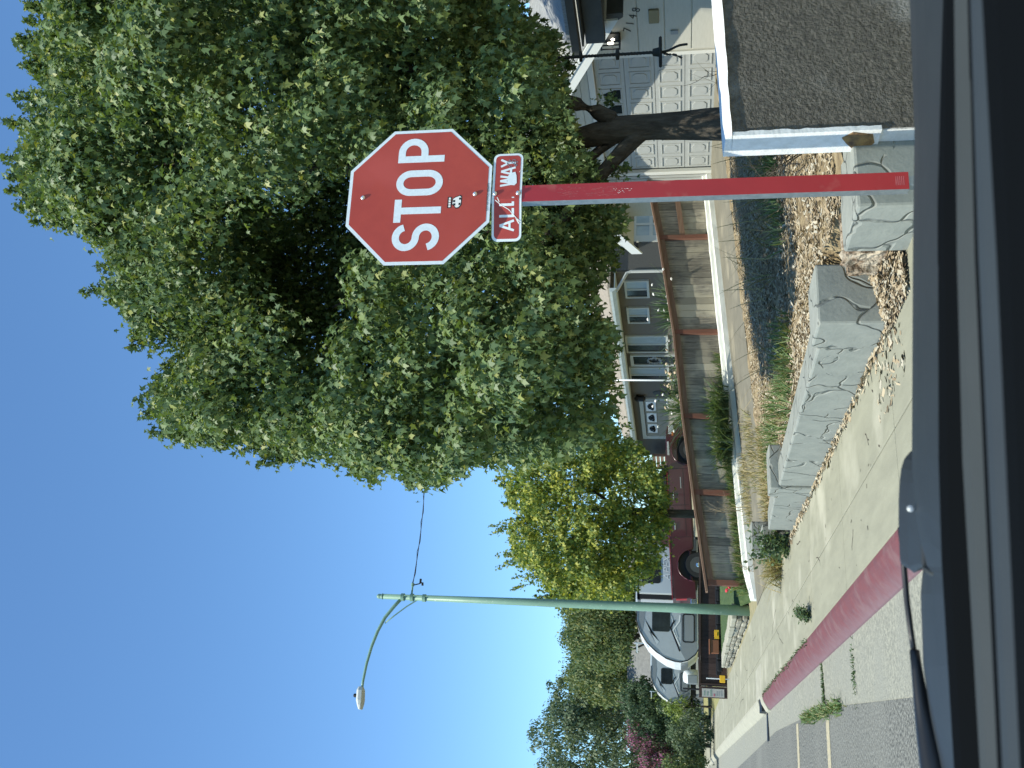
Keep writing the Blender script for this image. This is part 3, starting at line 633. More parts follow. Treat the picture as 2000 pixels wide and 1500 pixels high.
# crumbling concrete between the first two walls
def rough_box(x0, x1, y0, y1, z0, z1, n, amp):
    bm = bmesh.new(); bmesh.ops.create_cube(bm, size=1); bmesh.ops.subdivide_edges(bm, edges=bm.edges, cuts=n, use_grid_fill=True)
    mb = MB(); idx = {}
    for v in bm.verts:
        p = Vector(((x0 + x1) / 2 + v.co.x * (x1 - x0), (y0 + y1) / 2 + v.co.y * (y1 - y0), (z0 + z1) / 2 + v.co.z * (z1 - z0)))
        mb.v.append(p + Vector((R.uniform(-1, 1), R.uniform(-1, 1), R.uniform(-1, 1))) * amp)
    bm.verts.index_update()
    for f in bm.faces: mb.f.append([v.index for v in f.verts]); mb.m.append(0)
    bm.free(); return mb
t = thing('broken_masonry', 'crumbling brown broken wall end between the two grey stone walls', 'broken wall', (2.8, 5.3, .1))
rough_box(2.90, 3.25, 4.955, 5.22, .08, .43, 8, .015).build('crumbled_core', 'rubble', t)
rough_box(2.86, 3.1, 5.225, 5.27, .08, .40, 5, .006).build('broken_slab', 'rubble', t)
# tall stucco wall on the right
X0 = 3.215; tw = lambda X: 1.128 + .045 * (X - 3.2)
bm_ = MB(); nx, nz = 90, 60; vs = []
for k in range(nz + 1):
    for i in range(nx + 1):
        X = X0 + .012 + (6.6 - X0) * i / nx; z = -.05 + (tw(X) - .03 + .05) * k / nz
        vs.append((X, 4.37 + R.uniform(-.0008, .0008), z))
front = [(k * (nx + 1) + i, k * (nx + 1) + i + 1, (k + 1) * (nx + 1) + i + 1, (k + 1) * (nx + 1) + i) for k in range(nz) for i in range(nx)]
t = thing('stucco_wall', 'tall dark rough stucco wall with white painted edges right of the stop sign', 'wall', (X0, 4.41, 0))
MB().add(vs, front).build('stucco_face', 'stucco', t)
MB().loft([(X0 + .01, 4.38, -.05), (6.6, 4.38, -.05), (6.6, 4.53, -.05), (X0 + .01, 4.53, -.05)], [(X0 + .01, 4.38, tw(X0) - .03), (6.6, 4.38, tw(6.6) - .03), (6.6, 4.53, tw(6.6) - .03), (X0 + .01, 4.53, tw(X0) - .03)]).build('wall_core', 'white_rough', t)
cp_ = MB(); rsn = []
for i in range(41):
    X = X0 - .004 + (6.6 - X0) * i / 40; z = tw(X); j = R.uniform(-.004, .004)
    rsn.append([(X, 4.356 + j, z - .040 + R.uniform(-.006, .006)), (X, 4.387 + j, z - .003), (X, 4.54, z + .004), (X, 4.54, z - .04)])
cp_.rings([[Vector(p) for p in r] for r in rsn]); cp_.build('white_cap', 'white_rough', t)
rsn = []
for i in range(25):
    z = .34 + (tw(X0) - .04 - .34) * i / 24; j = R.uniform(-.004, .004)
    rsn.append([(X0 - .006, 4.354, z), (X0 + .022 + j, 4.356, z), (X0 + .022, 4.538, z), (X0 - .006, 4.538, z)])
MB().rings([[Vector(p) for p in r] for r in rsn]).build('white_end', 'white_rough', t)
MB().prism([(4.365, .48), (4.41, .53), (4.46, .50), (4.51, .46), (4.52, .40), (4.46, .36), (4.39, .38)], 'x', X0 - .012, X0 - .005).build('peeling_patch', 'peel', t)

# ------------------------------------------------------------------ wooden fence and white kerb wall along the drive
YF = 16.78; YW = 16.6
secs = [(3.05, 3.28), (3.28, 4.85), (4.85, 6.27), (6.27, 7.95), (7.95, 10.0), (10.0, 11.3)]
ftop = lambda X: np.interp(X, [2.9, 3.28, 4.85, 6.27, 7.95, 10.0, 11.6], [.90, .93, 1.16, 1.335, 1.50, 1.80, 2.08])
fbot = lambda X: .16 + .076 * (X - 3.0)
t = thing('wooden_fence', 'weathered board fence with red posts stepping up towards the houses', 'fence', (3.28, YF, .2))
for a, b in secs[1:]:
    mb = MB(); n = max(3, int((b - a - .1) / .135)); wd = (b - a - .09) / n
    for k in range(n):
        x0 = a + .045 + k * wd; j = R.uniform(-.006, .006)
        mb.loft([(x0 + .004, YF + j, fbot(x0)), (x0 + wd - .003, YF + j, fbot(x0 + wd)), (x0 + wd - .003, YF + .02 + j, fbot(x0 + wd)), (x0 + .004, YF + .02 + j, fbot(x0))],
                [(x0 + .004, YF + j, ftop(x0)), (x0 + wd - .003, YF + j, ftop(x0 + wd)), (x0 + wd - .003, YF + .02 + j, ftop(x0 + wd)), (x0 + .004, YF + .02 + j, ftop(x0))])
    mb.build('board_panel', 'oldwood', t)
    rl = MB()
    dx = .16 if a < 3.5 else 0
    rl.loft([(a - dx, YF - .10, ftop(a)), (a - dx, YF + .05, ftop(a)), (a - dx, YF + .05, ftop(a) + .035), (a - dx, YF - .10, ftop(a) + .035)], [(b, YF - .10, ftop(b)), (b, YF + .05, ftop(b)), (b, YF + .05, ftop(b) + .035), (b, YF - .10, ftop(b) + .035)])
    rl.loft([(a, YF - .055, ftop(a) - .10), (a, YF - .012, ftop(a) - .10), (a, YF - .012, ftop(a) - .003), (a, YF - .055, ftop(a) - .003)], [(b, YF - .055, ftop(b) - .10), (b, YF - .012, ftop(b) - .10), (b, YF - .012, ftop(b) - .003), (b, YF - .055, ftop(b) - .003)])
    if a > 9.9: rl.loft([(a + .05, YF - .05, 1.30), (a + .05, YF - .012, 1.30), (a + .05, YF - .012, 1.40), (a + .05, YF - .05, 1.40)], [(b, YF - .05, 1.45), (b, YF - .012, 1.45), (b, YF - .012, 1.55), (b, YF - .05, 1.55)])
    rl.build('top_rail', 'railwood', t)
for X in (3.28, 4.85, 6.27, 7.95, 10.0): MB().box(X - .045, X + .045, YF - .065, YF + .025, fbot(X) - .1, ftop(X) - .002).build('post', 'redwood', t)
wl = MB(); rsn = []
for i in range(50):
    X = 3.0 + 8.4 * i / 49; z = zd(X) + .005; e = .006 * R.uniform(-1, 1); h = .185 if i > 2 else .10 + .03 * i
    rsn.append([Vector(p) for p in [(X, YW - .03, z - .1), (X, YW - .025 + e, z + h * .52), (X, YW + .02, z + h * .60), (X, YW + .035 + e, z + h * .93), (X, YW + .06, z + h), (X, YW + .17, z + h + e), (X, YW + .17, z - .1)]])
wl.rings(rsn); tag(wl.build('kerb_wall', 'white_kerb'), 'low white painted concrete kerb wall at the foot of the board fence', 'kerb wall')

# ------------------------------------------------------------------ street light
pb = onZ(1465, 1193, .13); PX, PY = pb.x, pb.y
pole = lambda px, py: onY(px, py, PY)
t = thing('street_light', 'tall pale green street light pole with a curved arm over the road', 'street light', (PX, PY, .13))
top = pole(748, 1163).z
MB().tube([(PX, PY, .1), (PX, PY, 1.5), (PX, PY, 1.55), (PX, PY, 4), (PX, PY, top)], [.098, .090, .087, .075, .050], 20).build('pole', 'pole_green', t, smooth=True)
MB().lathe((PX, PY, top - .005), (0, 0, 1), [(.056, 0), (.058, .02), (.04, .03), (.05, .06), (.045, .10), (.02, .125)], 14).build('pole_cap', 'pole_green', t, smooth=True)
arm = [pole(*p) for p in [(787, 1166), (770, 1184), (752, 1206), (738, 1232), (726, 1262), (716, 1296), (709, 1330), (707, 1346)]]
MB().tube(arm, [.034, .034, .033, .031, .029, .027, .025, .024], 12).build('arm', 'pole_green', t, smooth=True)
MB().tube([pole(*p) for p in [(830, 1168), (815, 1172), (795, 1184), (772, 1201), (752, 1217)]], .013, 8).build('brace', 'pole_green', t, smooth=True)
for q in (787, 805, 829): MB().lathe(Vector((PX, PY, pole(q, 1165).z - .03)), (0, 0, 1), [(.075, 0), (.075, .06)], 16).build('clamp', 'pole_green', t)
a = pole(706, 1341); b = pole(704, 1386)
lh = MB(); dirx = (b - a).normalized(); rs_ = []
for tt, wy, hz in ((0, .05, .05), (.15, .10, .075), (.6, .12, .075), (.8, .11, .055), (1., .07, .03)):
    c = a + (b - a) * tt; rs_.append([c + Vector((0, -wy, -hz * .6)), c + Vector((0, wy, -hz * .6)), c + Vector((0, wy, hz * .4)), c + Vector((0, wy * .6, hz)), c + Vector((0, -wy * .6, hz)), c + Vector((0, -wy, hz * .4))])
lh.rings(rs_); lhp = lh.build('lamp_head', 'lamp_grey', t, bevel=.008)
c = a + (b - a) * .4; MB().lathe(c + Vector((0, 0, .07)), (0, 0, 1), [(.03, 0), (.035, .02), (.035, .06), (.025, .075)], 12).build('photocell', 'black', lhp, smooth=True)
bp = pole(806, 1143)
MB().tube([Vector((PX, PY, bp.z)), bp], .018, 8).lathe(bp + Vector((-.02, 0, 0)), (1, 0, 0), [(.03, 0), (.03, .06)], 10).build('wire_bracket', 'pole_green', t)
MB().tube([bp, bp + Vector((.03, 0, -.12)), bp + Vector((.06, .0, -.18))], .012, 6).tube([bp + Vector((.05, 0, -.15)), bp + Vector((.13, 0, -.15))], .022, 6).tube([bp + Vector((.0, 0, -.20)), bp + Vector((.06, 0, -.19))], .022, 6).build('connector', 'black', t)
e = at(830, 860, 24); wm = MB(); pts = []
for k in range(17):
    s_ = k / 16; p = bp.lerp(e, s_); p = p + Vector((0, 0, -.18 * 4 * s_ * (1 - s_) * .5)); pts.append(p)
wm.tube(pts, .0085, 6)
pts2 = [p + Vector((0, .022 * math.sin(i * 2.1), .022 * math.cos(i * 2.1))) for i, p in enumerate(pts)]
wm.tube(pts2, .006, 5)
tag(wm.build('overhead_wire', 'wire'), 'thin twisted overhead wire running from the street light pole into the big tree', 'wire')
# ------------------------------------------------------------------ garage house on the right
t = thing('garage_house', 'cream garage house with a grey roof and pale panelled garage door', 'house', (11.4, 14.8, .75))
XD = 11.40
# wall pieces around the door opening (wall plane 11.36)
mb = MB()
mb.box(11.36, 11.7, 11.72, 13.02, .6, 2.95); mb.box(11.36, 11.7, 16.52, 18.1, .6, 2.95); mb.box(11.36, 11.7, 13.02, 16.52, 2.95, 3.0)
mb.prism([(11.72, 2.951), (18.1, 2.951), (18.1, 2.5), (14.9, 4.30), (11.72, 2.62)][:2] + [(18.1, 3.0), (14.9, 4.32), (11.72, 3.0)], 'x', 11.361, 11.7)
mb.build('wall', 'g_wall', t)
sd = MB()
for k in range(5):
    z = .78 + .43 * k; sd.box(11.335 + .004 * (k % 2), 11.358, 11.74, 12.99, z, z + .415)
sd.build('siding_board', 'g_wall', t, bevel=.006)
sd = MB()
for k in range(9):
    z = 2.98 + .15 * k; hw = 3.1 - (z - 2.7) / .53 * .98
    if hw > .1: sd.prism([(14.9 - hw, z), (14.9 + hw, z), (14.9 + hw - .25, z + .14), (14.9 - hw + .25, z + .14)], 'x', 11.34, 11.358)
sd.build('gable_siding', 'g_wall', t)
MB().box(11.32, 11.40, 13.02, 13.10, .76, 2.94).box(11.32, 11.40, 16.44, 16.54, .76, 2.94).box(11.315, 11.40, 13.0, 16.56, 2.86, 2.97).build('door_trim', 'g_trim', t, bevel=.006)
gs = MB()
for k in range(7): gs.box(11.33, 11.35, 16.58 + .1 * k, 16.655 + .1 * k, .7, 2.95)
gs.build('vertical_siding', 'g_door', t)
gd = MB(); H = (2.86 - .79) / 4
for r in range(4): gd.box(11.42, 11.46, 13.10, 16.44, .79 + r * H + .006, .79 + (r + 1) * H - .004)
gd.box(11.462, 11.49, 13.0, 16.5, .70, 2.95); dp = gd.build('garage_door', 'g_door', t)
pw = (16.44 - 13.10) / 8; p1, p2 = MB(), MB()
for r in range(4):
    for c in range(8):
        y0, y1 = 13.10 + c * pw + .045, 13.10 + (c + 1) * pw - .045; z0, z1 = .79 + r * H + .07, .79 + (r + 1) * H - .07
        for a0, a1, b0, b1 in ((y0, y1, z0, z0 + .022), (y0, y1, z1 - .022, z1), (y0, y0 + .018, z0 + .022, z1 - .022), (y1 - .018, y1, z0 + .022, z1 - .022)): p1.box(11.407, 11.421, a0, a1, b0, b1)
        if r == 3 and 2 <= c <= 5: continue
        ch = .05; q = [(y0 + .055, z0 + .065 + ch), (y0 + .055 + ch, z0 + .065), (y1 - .055 - ch, z0 + .065), (y1 - .055, z0 + .065 + ch), (y1 - .055, z1 - .065 - ch), (y1 - .055 - ch, z1 - .065), (y0 + .055 + ch, z1 - .065), (y0 + .055, z1 - .065 - ch)]
        MB().prism(q, 'x', 11.408, 11.421).build('raised_panel', 'g_door', dp, bevel=.008)
p1.build('panel_moulding', 'g_door', dp, bevel=.004)
for c in range(2, 6):
    ym = 13.10 + (c + .5) * pw; zb = .79 + 3 * H + .085; hw = .115
    q = [(ym - hw, zb), (ym + hw, zb), (ym + hw, zb + .13), (ym + hw * .72, zb + .16), (ym + hw * .72, zb + .21), (ym + .05, zb + .26), (ym, zb + .32), (ym - .05, zb + .26), (ym - hw * .72, zb + .21), (ym - hw * .72, zb + .16), (ym - hw, zb + .13)]
    wn = MB().prism(q, 'x', 11.412, 11.4195).build('window', 'glass', dp)
# roof: gable over the garage, wing to the right
rk = .53; XR = 10.70; zr = lambda y: 4.30 - rk * abs(y - 14.9)
def slope(y0, y1, x0, x1, off, th, mat, name):
    return MB().loft([(x0, y0, zr(y0) + off), (x0, y1, zr(y1) + off), (x0, y1, zr(y1) + off + th), (x0, y0, zr(y0) + off + th)], [(x1, y0, zr(y0) + off), (x1, y1, zr(y1) + off), (x1, y1, zr(y1) + off + th), (x1, y0, zr(y0) + off + th)]).build(name, mat, t)
slope(11.55, 14.9, XR, 18, .0, .07, 'roof_grey', 'roof'); slope(14.9, 18.5, XR, 18, .0, .07, 'roof_grey', 'roof')
slope(11.6, 14.9, XR + .05, 11.4, -.055, .05, 'g_trim', 'soffit'); slope(14.9, 18.4, XR + .05, 11.4, -.055, .05, 'g_trim', 'soffit')
slope(11.50, 14.9, XR - .04, XR - .002, -.19, .23, 'fascia', 'rake_board'); slope(14.9, 18.5, XR - .04, XR - .002, -.19, .23, 'fascia', 'rake_board')
slope(11.48, 14.9, XR - .06, XR - .042, .0, .055, 'fascia', 'drip_edge')
XE = 10.2
MB().loft([(XE, 4, 2.96), (XE, 11.62, 2.96), (15.5, 11.62, 5.6), (15.5, 4, 5.6)], [(XE, 4, 3.04), (XE, 11.62, 3.04), (15.5, 11.62, 5.68), (15.5, 4, 5.68)]).build('roof', 'roof_grey', t)
MB().loft([(14.4, 11.621, 5.05), (18, 11.621, 5.6), (18, 15, 5.6), (14.4, 14.9, 5.05)], [(14.4, 11.621, 4.4), (18, 11.621, 4.4), (18, 15, 4.2), (14.4, 14.9, 4.2)]).build('roof', 'roof_grey', t)
MB().prism([(XE - .11, 2.86), (XE - .02, 2.84), (XE - .005, 2.97), (XE - .13, 2.97)], 'y', 4, 11.60).build('gutter', 'darktrim', t)
MB().box(XE, 12.4, 4, 11.5, 2.80, 2.83).build('porch_ceiling', 'darktrim', t)
MB().box(10.40, 10.56, 4, 11.68, 2.50, 2.795).build('porch_beam', 'darktrim', t, bevel=.01)
MB().box(12.3, 12.5, 4, 11.60, .6, 2.8).box(11.72, 12.3, 11.60, 11.715, .6, 2.8).build('entry_wall', 'g_wall', t)
d_ = MB().box(12.26, 12.298, 10.05, 11.15, .82, 2.35).build('screen_door', 'glass', t)
fr = MB()
for a in ((9.97, 10.05, .8, 2.43), (11.15, 11.23, .8, 2.43), (10.05, 11.15, 2.35, 2.43), (10.05, 11.15, 1.5, 1.56)): fr.box(12.235, 12.258, *a)
fr.build('door_frame', 'g_trim', d_)
MB().box(11.0, 12.3, 9, 11.7, .5, .86).build('door_step', 'concrete', t)
# curved dark corbel under the rake end
cb = [(11.66, 2.62), (11.66, 2.25), (11.76, 2.25), (11.84, 2.36), (11.98, 2.50), (12.2, 2.62), (12.42, 2.68), (12.42, 2.74), (12.0, 2.78)]
MB().prism(cb, 'x', 10.95, 11.33).build('corbel', 'darktrim', t, bevel=.01)
yl = 12.60; lt = MB()
for dy in (-.09, 0, .09): lt.box(11.16, 11.175, yl + dy - .008, yl + dy + .008, 2.36, 2.66)
for z in (2.36, 2.66): lt.box(11.15, 11.33, yl - .10, yl + .10, z - .012, z + .012)
lt.box(11.31, 11.334, yl - .1, yl + .1, 2.36, 2.66)
lt = lt.build('lantern', 'black', t)
MB().lathe((11.24, yl + .03, 2.46), (0, 0, 1), [(.012, 0), (.032, .03), (.035, .06), (.02, .09), (.004, .1)], 12).lathe((11.24, yl - .05, 2.44), (0, 0, 1), [(.01, 0), (.02, .02), (.02, .04), (.004, .06)], 12).build('bulb', 'bulb', lt, smooth=True)
nz_ = [('7', 12.47, 2.17), ('1', 12.33, 2.12), ('4', 12.18, 2.07), ('8', 12.04, 2.01)]
for ch, y, z in nz_:
    text_mesh('house_numeral', ch, .19, (11.334, y, z), (0, -1, -.25), (0, -.25, 1), 'numeral', t, off=.003)
MB().box(11.30, 11.334, 12.03, 12.32, 1.72, 1.88).build('mail_slot', 'brass', t, bevel=.008)
MB().box(11.31, 11.334, 12.52, 12.60, 1.42, 1.54).build('door_bell', 'greyh', t)

# ------------------------------------------------------------------ grey house behind the fence
t = thing('grey_house', 'dark grey-brown house with a tan shingle roof and white gutter behind the fence', 'house', (13.7, 30, .5))
MB().box(13.7, 19, 24.75, 41.5, .3, 3.32).build('wall', 'h_wall', t)
sw2 = MB().box(13.72, 20, 24.70, 24.748, .3, 3.3).build('side_wall', 'h_side', t)
XG, zg, zr2 = 13.08, 3.42, 4.88
MB().loft([(XG, 24.6, zg - .04), (XG, 42.2, zg - .04), (17.5, 42.2, zr2 - .04), (17.5, 29.0, zr2 - .04)], [(XG, 24.6, zg + .04), (XG, 42.2, zg + .04), (17.5, 42.2, zr2 + .04), (17.5, 29.0, zr2 + .04)]).build('roof', 'roof_tan', t)
MB().loft([(17.51, 42.2, zr2 - .04), (22, 42.2, zg), (22, 24.6, zg), (17.51, 29.0, zr2 - .04)], [(17.51, 42.2, zr2 + .04), (22, 42.2, zg + .08), (22, 24.6, zg + .08), (17.51, 29.0, zr2 + .04)]).loft([(XG, 24.59, zg - .04), (22, 24.59, zg - .04), (17.5, 28.9, zr2 - .04)], [(XG, 24.59, zg + .035), (22, 24.59, zg + .035), (17.5, 28.9, zr2 + .035)]).build('roof', 'roof_tan', t)
MB().prism([(XG - .13, zg - .03), (XG - .12, zg - .10), (XG - .05, zg - .20), (XG - .0, zg - .22), (XG + .0, zg - .03)], 'y', 24.58, 42.2).box(XG + .001, 13.69, 24.7, 42.2, zg - .17, zg - .14).build('gutter', 'gutter_w', t)
MB().tube([(XG - .03, 24.72, zg - .2), (XG + .05, 24.72, zg - .26), (13.62, 24.70, 2.92), (13.66, 24.69, 2.80), (13.66, 24.69, .5)], .048, 8).build('downspout', 'h_trim', t)
def window(y0, y1, z0, z1, split=None, cur=False):
    f = MB()
    for a in ((y0, y1, z1 - .06, z1), (y0, y1, z0, z0 + .07), (y0, y0 + .06, z0 + .07, z1 - .06), (y1 - .06, y1, z0 + .07, z1 - .06)): f.box(13.64, 13.70, *a)
    if split: f.box(13.65, 13.698, split - .03, split + .03, z0 + .07, z1 - .06)
    f = f.build('window', 'h_trim', t)
    if split:
        MB().box(13.675, 13.697, y0 + .06, split - .03, z0 + .07, z1 - .06).build('pane', 'curtain', f); MB().box(13.675, 13.697, split + .03, y1 - .06, z0 + .07, z1 - .06).build('pane', 'glass', f)
    else: MB().box(13.675, 13.697, y0 + .06, y1 - .06, z0 + .07, z1 - .06).build('pane', 'glass', f)
window(25.25, 26.32, 2.32, 3.04, 25.80); window(26.98, 28.06, 2.36, 3.06, 27.55); window(29.03, 30.34, 1.82, 3.22, 29.70); window(31.62, 32.85, 1.82, 3.22, 32.3)
dr = MB()
for a in ((30.55, 30.62, .5, 3.12), (31.34, 31.46, .5, 3.12), (30.62, 31.34, 3.02, 3.12)): dr.box(13.63, 13.70, *a)
dr = dr.build('front_door', 'h_trim', t)
MB().box(13.67, 13.698, 30.62, 31.34, .5, 3.02).build('door_panel', 'glass', dr)
wr = MB()
for k in range(26): 
    a = k * .242; wr.lathe((13.645, 30.98 + .22 * math.cos(a), 2.30 + .22 * math.sin(a)), (R.uniform(-1, 1), R.uniform(-1, 1), R.uniform(-1, 1)), [(.01, -.08), (.03, 0), (.01, .08)], 5)
wr.build('wreath', 'greyh', dr)
gd = MB()
for k in range(5): gd.box(13.66, 13.70, 34.72, 38.75, .5 + .46 * k, .95 + .46 * k)
gd = gd.build('garage_door', 'h_gdoor', t)
MB().box(13.62, 13.702, 34.58, 34.70, .5, 2.98).box(13.62, 13.702, 38.77, 39.1, .5, 2.98).box(13.615, 13.702, 34.58, 39.1, 2.83, 2.98).build('door_trim', 'h_trim', gd)
for k in range(3):
    y0 = 34.86 + 1.26 * k; y1 = y0 + .98; z0, z1 = 2.36, 2.74
    fr = MB().box(13.63, 13.658, y0, y1, z0, z1).build('window', 'white_p', gd); fan = MB(); ym = (y0 + y1) / 2
    for j in range(5):
        a0, a1 = math.radians(8 + 33 * j), math.radians(8 + 33 * j + 27)
        fan.prism([(ym + .05 * math.cos(a0), z0 + .06 + .04 * math.sin(a0)), (ym + .40 * math.cos(a0), z0 + .06 + .27 * math.sin(a0)), (ym + .40 * math.cos(a1), z0 + .06 + .27 * math.sin(a1)), (ym + .05 * math.cos(a1), z0 + .06 + .04 * math.sin(a1))], 'x', 13.618, 13.629)
    fan.build('fan_pane', 'glass', fr)
MB().lathe((13.56, 34.35, 2.72), (0, 0, 1), [(.06, 0), (.12, .08), (.12, .28), (.16, .30), (.05, .42)], 8).build('wall_lamp', 'black', t)
MB().lathe((13.698, 34.1, 2.22), (-1, 0, 0), [(.22, 0), (.22, .02), (.18, .03)], 16).build('house_plaque', 'darktrim', t)
MB().box(13.56, 13.70, 33.9, 34.2, 1.5, 1.85).build('meter_box', 'black', t)
# side wall window, lamp and yellow return box
f = MB()
for a in ((14.62, 15.98, 2.68, 2.98), (14.62, 14.82, 1.6, 2.68), (15.80, 15.98, 1.6, 2.68), (15.17, 15.24, 1.6, 2.68)): f.box(a[0], a[1], 24.655, 24.70, a[2], a[3])
f.box(14.82, 15.8, 24.66, 24.70, 2.20, 2.30)
f = f.build('window', 'h_trim', sw2)
MB().box(14.82, 15.17, 24.675, 24.697, 2.3, 2.68).box(15.24, 15.8, 24.675, 24.697, 2.3, 2.68).box(14.82, 15.17, 24.675, 24.697, 1.6, 2.2).build('pane', 'curtain', f)
MB().box(14.42, 14.52, 24.56, 24.70, 2.62, 2.80).box(14.40, 14.55, 24.53, 24.60, 2.66, 2.86).build('wall_lamp', 'black', sw2)
yb = MB().loft([(14.55, 24.2, 3.05), (15.3, 24.2, 3.05), (15.3, 24.69, 3.05), (14.55, 24.69, 3.05)], [(14.78, 24.2, 3.62), (15.3, 24.2, 3.62), (15.3, 24.69, 3.62), (14.78, 24.69, 3.62)]).build('eave_box', 'yellowwall', t)
MB().loft([(14.46, 24.16, 3.02), (14.54, 24.16, 3.02), (14.54, 24.7, 3.02), (14.46, 24.7, 3.02)], [(14.70, 24.16, 3.66), (14.77, 24.16, 3.66), (14.77, 24.7, 3.66), (14.70, 24.7, 3.66)]).build('eave_trim', 'fascia', yb)
# wooden gate screen beside the garage
t = thing('wooden_screen', 'brown slatted wooden screen beyond the truck beside the grey house', 'screen', (13.0, 41, .4))
mb = MB()
for k in range(12): mb.box(13.0, 13.04, 39.55, 41.2, .6 + .17 * k, .74 + .17 * k)
mb.build('slat_panel', 'railwood', t); MB().box(12.98, 13.06, 39.42, 39.54, .4, 2.62).box(12.98, 13.06, 41.21, 41.33, .4, 2.62).build('post', 'darkwood', t)

# ------------------------------------------------------------------ red pickup behind the fence
t = thing('pickup_truck', 'dark red crew cab pickup truck parked behind the board fence', 'pickup truck', (5.85, 32.5, .36))
O = ORG[t.name] = Vector((0, 0, 0))      # parts are built in the truck's own frame
def arch(cx, r, z0, n=12): return [(cx + r * math.cos(math.radians(180 - 180 * k / n)), z0 + r * math.sin(math.radians(180 - 180 * k / n))) for k in range(n + 1)]
rear, frnt = 1.12, 5.12
side = [(0.02, .55)] + arch(rear, .53, .55) + arch(frnt, .53, .55) + [(5.95, .55), (6.08, .62), (6.10, 1.02), (6.02, 1.20), (5.80, 1.255), (4.72, 1.30), (4.60, 1.29), (2.08, 1.285), (2.06, 1.30), (.03, 1.30)]
body = MB()
body.prism(side, 'y', 0.0, .10).prism(side, 'y', 1.9, 2.0)
body.prism([(2.06, .5), (4.6, .5), (4.6, 1.28), (2.06, 1.28)], 'y', .101, 1.899).prism([(4.62, .9), (6.06, .9), (6.0, 1.19), (5.8, 1.25), (4.72, 1.295)], 'y', .101, 1.899).box(0.03, .09, .101, 1.899, .55, 1.30).box(.09, 2.06, .101, 1.899, .62, .70)
body = body.build('body', 'truck_red', t, bevel=.02)
MB().box(rear - .5, rear + .5, .16, 1.84, .45, 1.06).box(frnt - .5, frnt + .5, .16, 1.84, .45, 1.06).build('wheel_well', 'black', body)
MB().box(0, 2.05, -.012, .10, 1.302, 1.335).box(2.1, 4.6, -.012, .02, 1.268, 1.30).build('sunlit_edge', 'sunlit_red', body)  # sunlight on the bed rail and beltline, painted as brighter red strips
lip = MB()
for cx in (rear, frnt):
    pts = arch(cx, .545, .55, 18); lip.tube([(x, -.01, z) for x, z in pts], .022, 6)
lip.build('wheel_arch', 'truck_red', body, smooth=True)
cab = [(2.10, 1.29), (2.32, 1.86), (2.55, 1.93), (3.7, 1.93), (3.95, 1.86), (4.66, 1.30)]
MB().prism(cab, 'y', .12, 1.88).build('cab_roof', 'truck_red', t, bevel=.03)
wg = MB()
for q in ([(2.28, 1.34), (2.45, 1.80), (3.12, 1.83), (3.12, 1.34)], [(3.20, 1.34), (3.20, 1.83), (3.70, 1.83), (3.9, 1.78), (4.42, 1.36)]): wg.prism(q, 'y', .10, .119)
wg.build('side_window', 'glass', t)
sm_ = MB()
for x in (2.06, 3.16, 4.45): sm_.box(x - .006, x + .006, -.004, .003, .6, 1.27)
sm_.box(2.1, 4.44, -.004, .003, .74, .752); sm_.build('door_seam', 'black', body)
for x in (2.30, 3.36): MB().box(x, x + .24, -.035, -.001, 1.09, 1.13).build('door_handle', 'chrome', body, bevel=.01)
MB().box(4.30, 4.50, -.28, -.05, 1.24, 1.47).box(4.36, 4.44, -.05, .1, 1.30, 1.36).build('side_mirror', 'black', t, bevel=.03)
for cx in (rear, frnt):
    wh = MB().lathe((cx, .02, .42), (0, 1, 0), [(.27, .02), (.28, 0), (.40, .0), (.425, .04), (.425, .24), (.4, .28), (.28, .28)], 36, 0, False).build('wheel', 'rubber', t, smooth=False)
    rm = MB().lathe((cx, .035, .42), (0, 1, 0), [(.27, -.012), (.275, 0), (.25, .03), (.22, .10), (.02, .10)], 28)
    for k in range(5):
        a = 2 * math.pi * k / 5 + .3; c = Vector((cx + .16 * math.cos(a), .06, .42 + .16 * math.sin(a)))
        rm.obox(c, Vector((math.cos(a), 0, math.sin(a))) * .11, Vector((-math.sin(a), 0, math.cos(a))) * .032, Vector((0, .02, 0)))
    rm.lathe((cx, .02, .42), (0, 1, 0), [(.005, -.012), (.05, 0), (.07, .06)], 14)
    rm.build('rim', 'darktrim', wh); MB().lathe((cx, .02, .42), (0, 1, 0), [(.005, -.022), (.05, -.012), (.075, -.002)], 14).build('hub_cap', 'chrome', wh)
MB().box(5.72, 6.07, -.008, .3, .98, 1.17).build('headlight', 'lens', t, bevel=.02); MB().box(5.66, 5.80, -.012, -.0085, 1.0, 1.06).build('turn_signal', 'amber', t)
MB().box(5.98, 6.22, -.02, 2.02, .50, .76).build('front_bumper', 'chrome', t, bevel=.03); MB().box(-.16, .01, .0, 2.0, .50, .74).build('rear_bumper', 'chrome', t, bevel=.03)
MB().box(-.015, .018, .02, .16, .85, 1.2).build('tail_light', 'flag_red', t)
MB().box(4.95, 5.45, -.006, -.001, 1.17, 1.235).build('badge', 'lens', t, bevel=.004); MB().box(3.75, 4.15, -.006, -.001, .83, .855).build('trim_badge', 'greyh', t)
MB().box(6.1, 6.13, .35, 1.65, .80, 1.14).build('grille', 'chrome', t, bevel=.01)
t.rotation_euler = (0, -math.radians(3.1), 0)

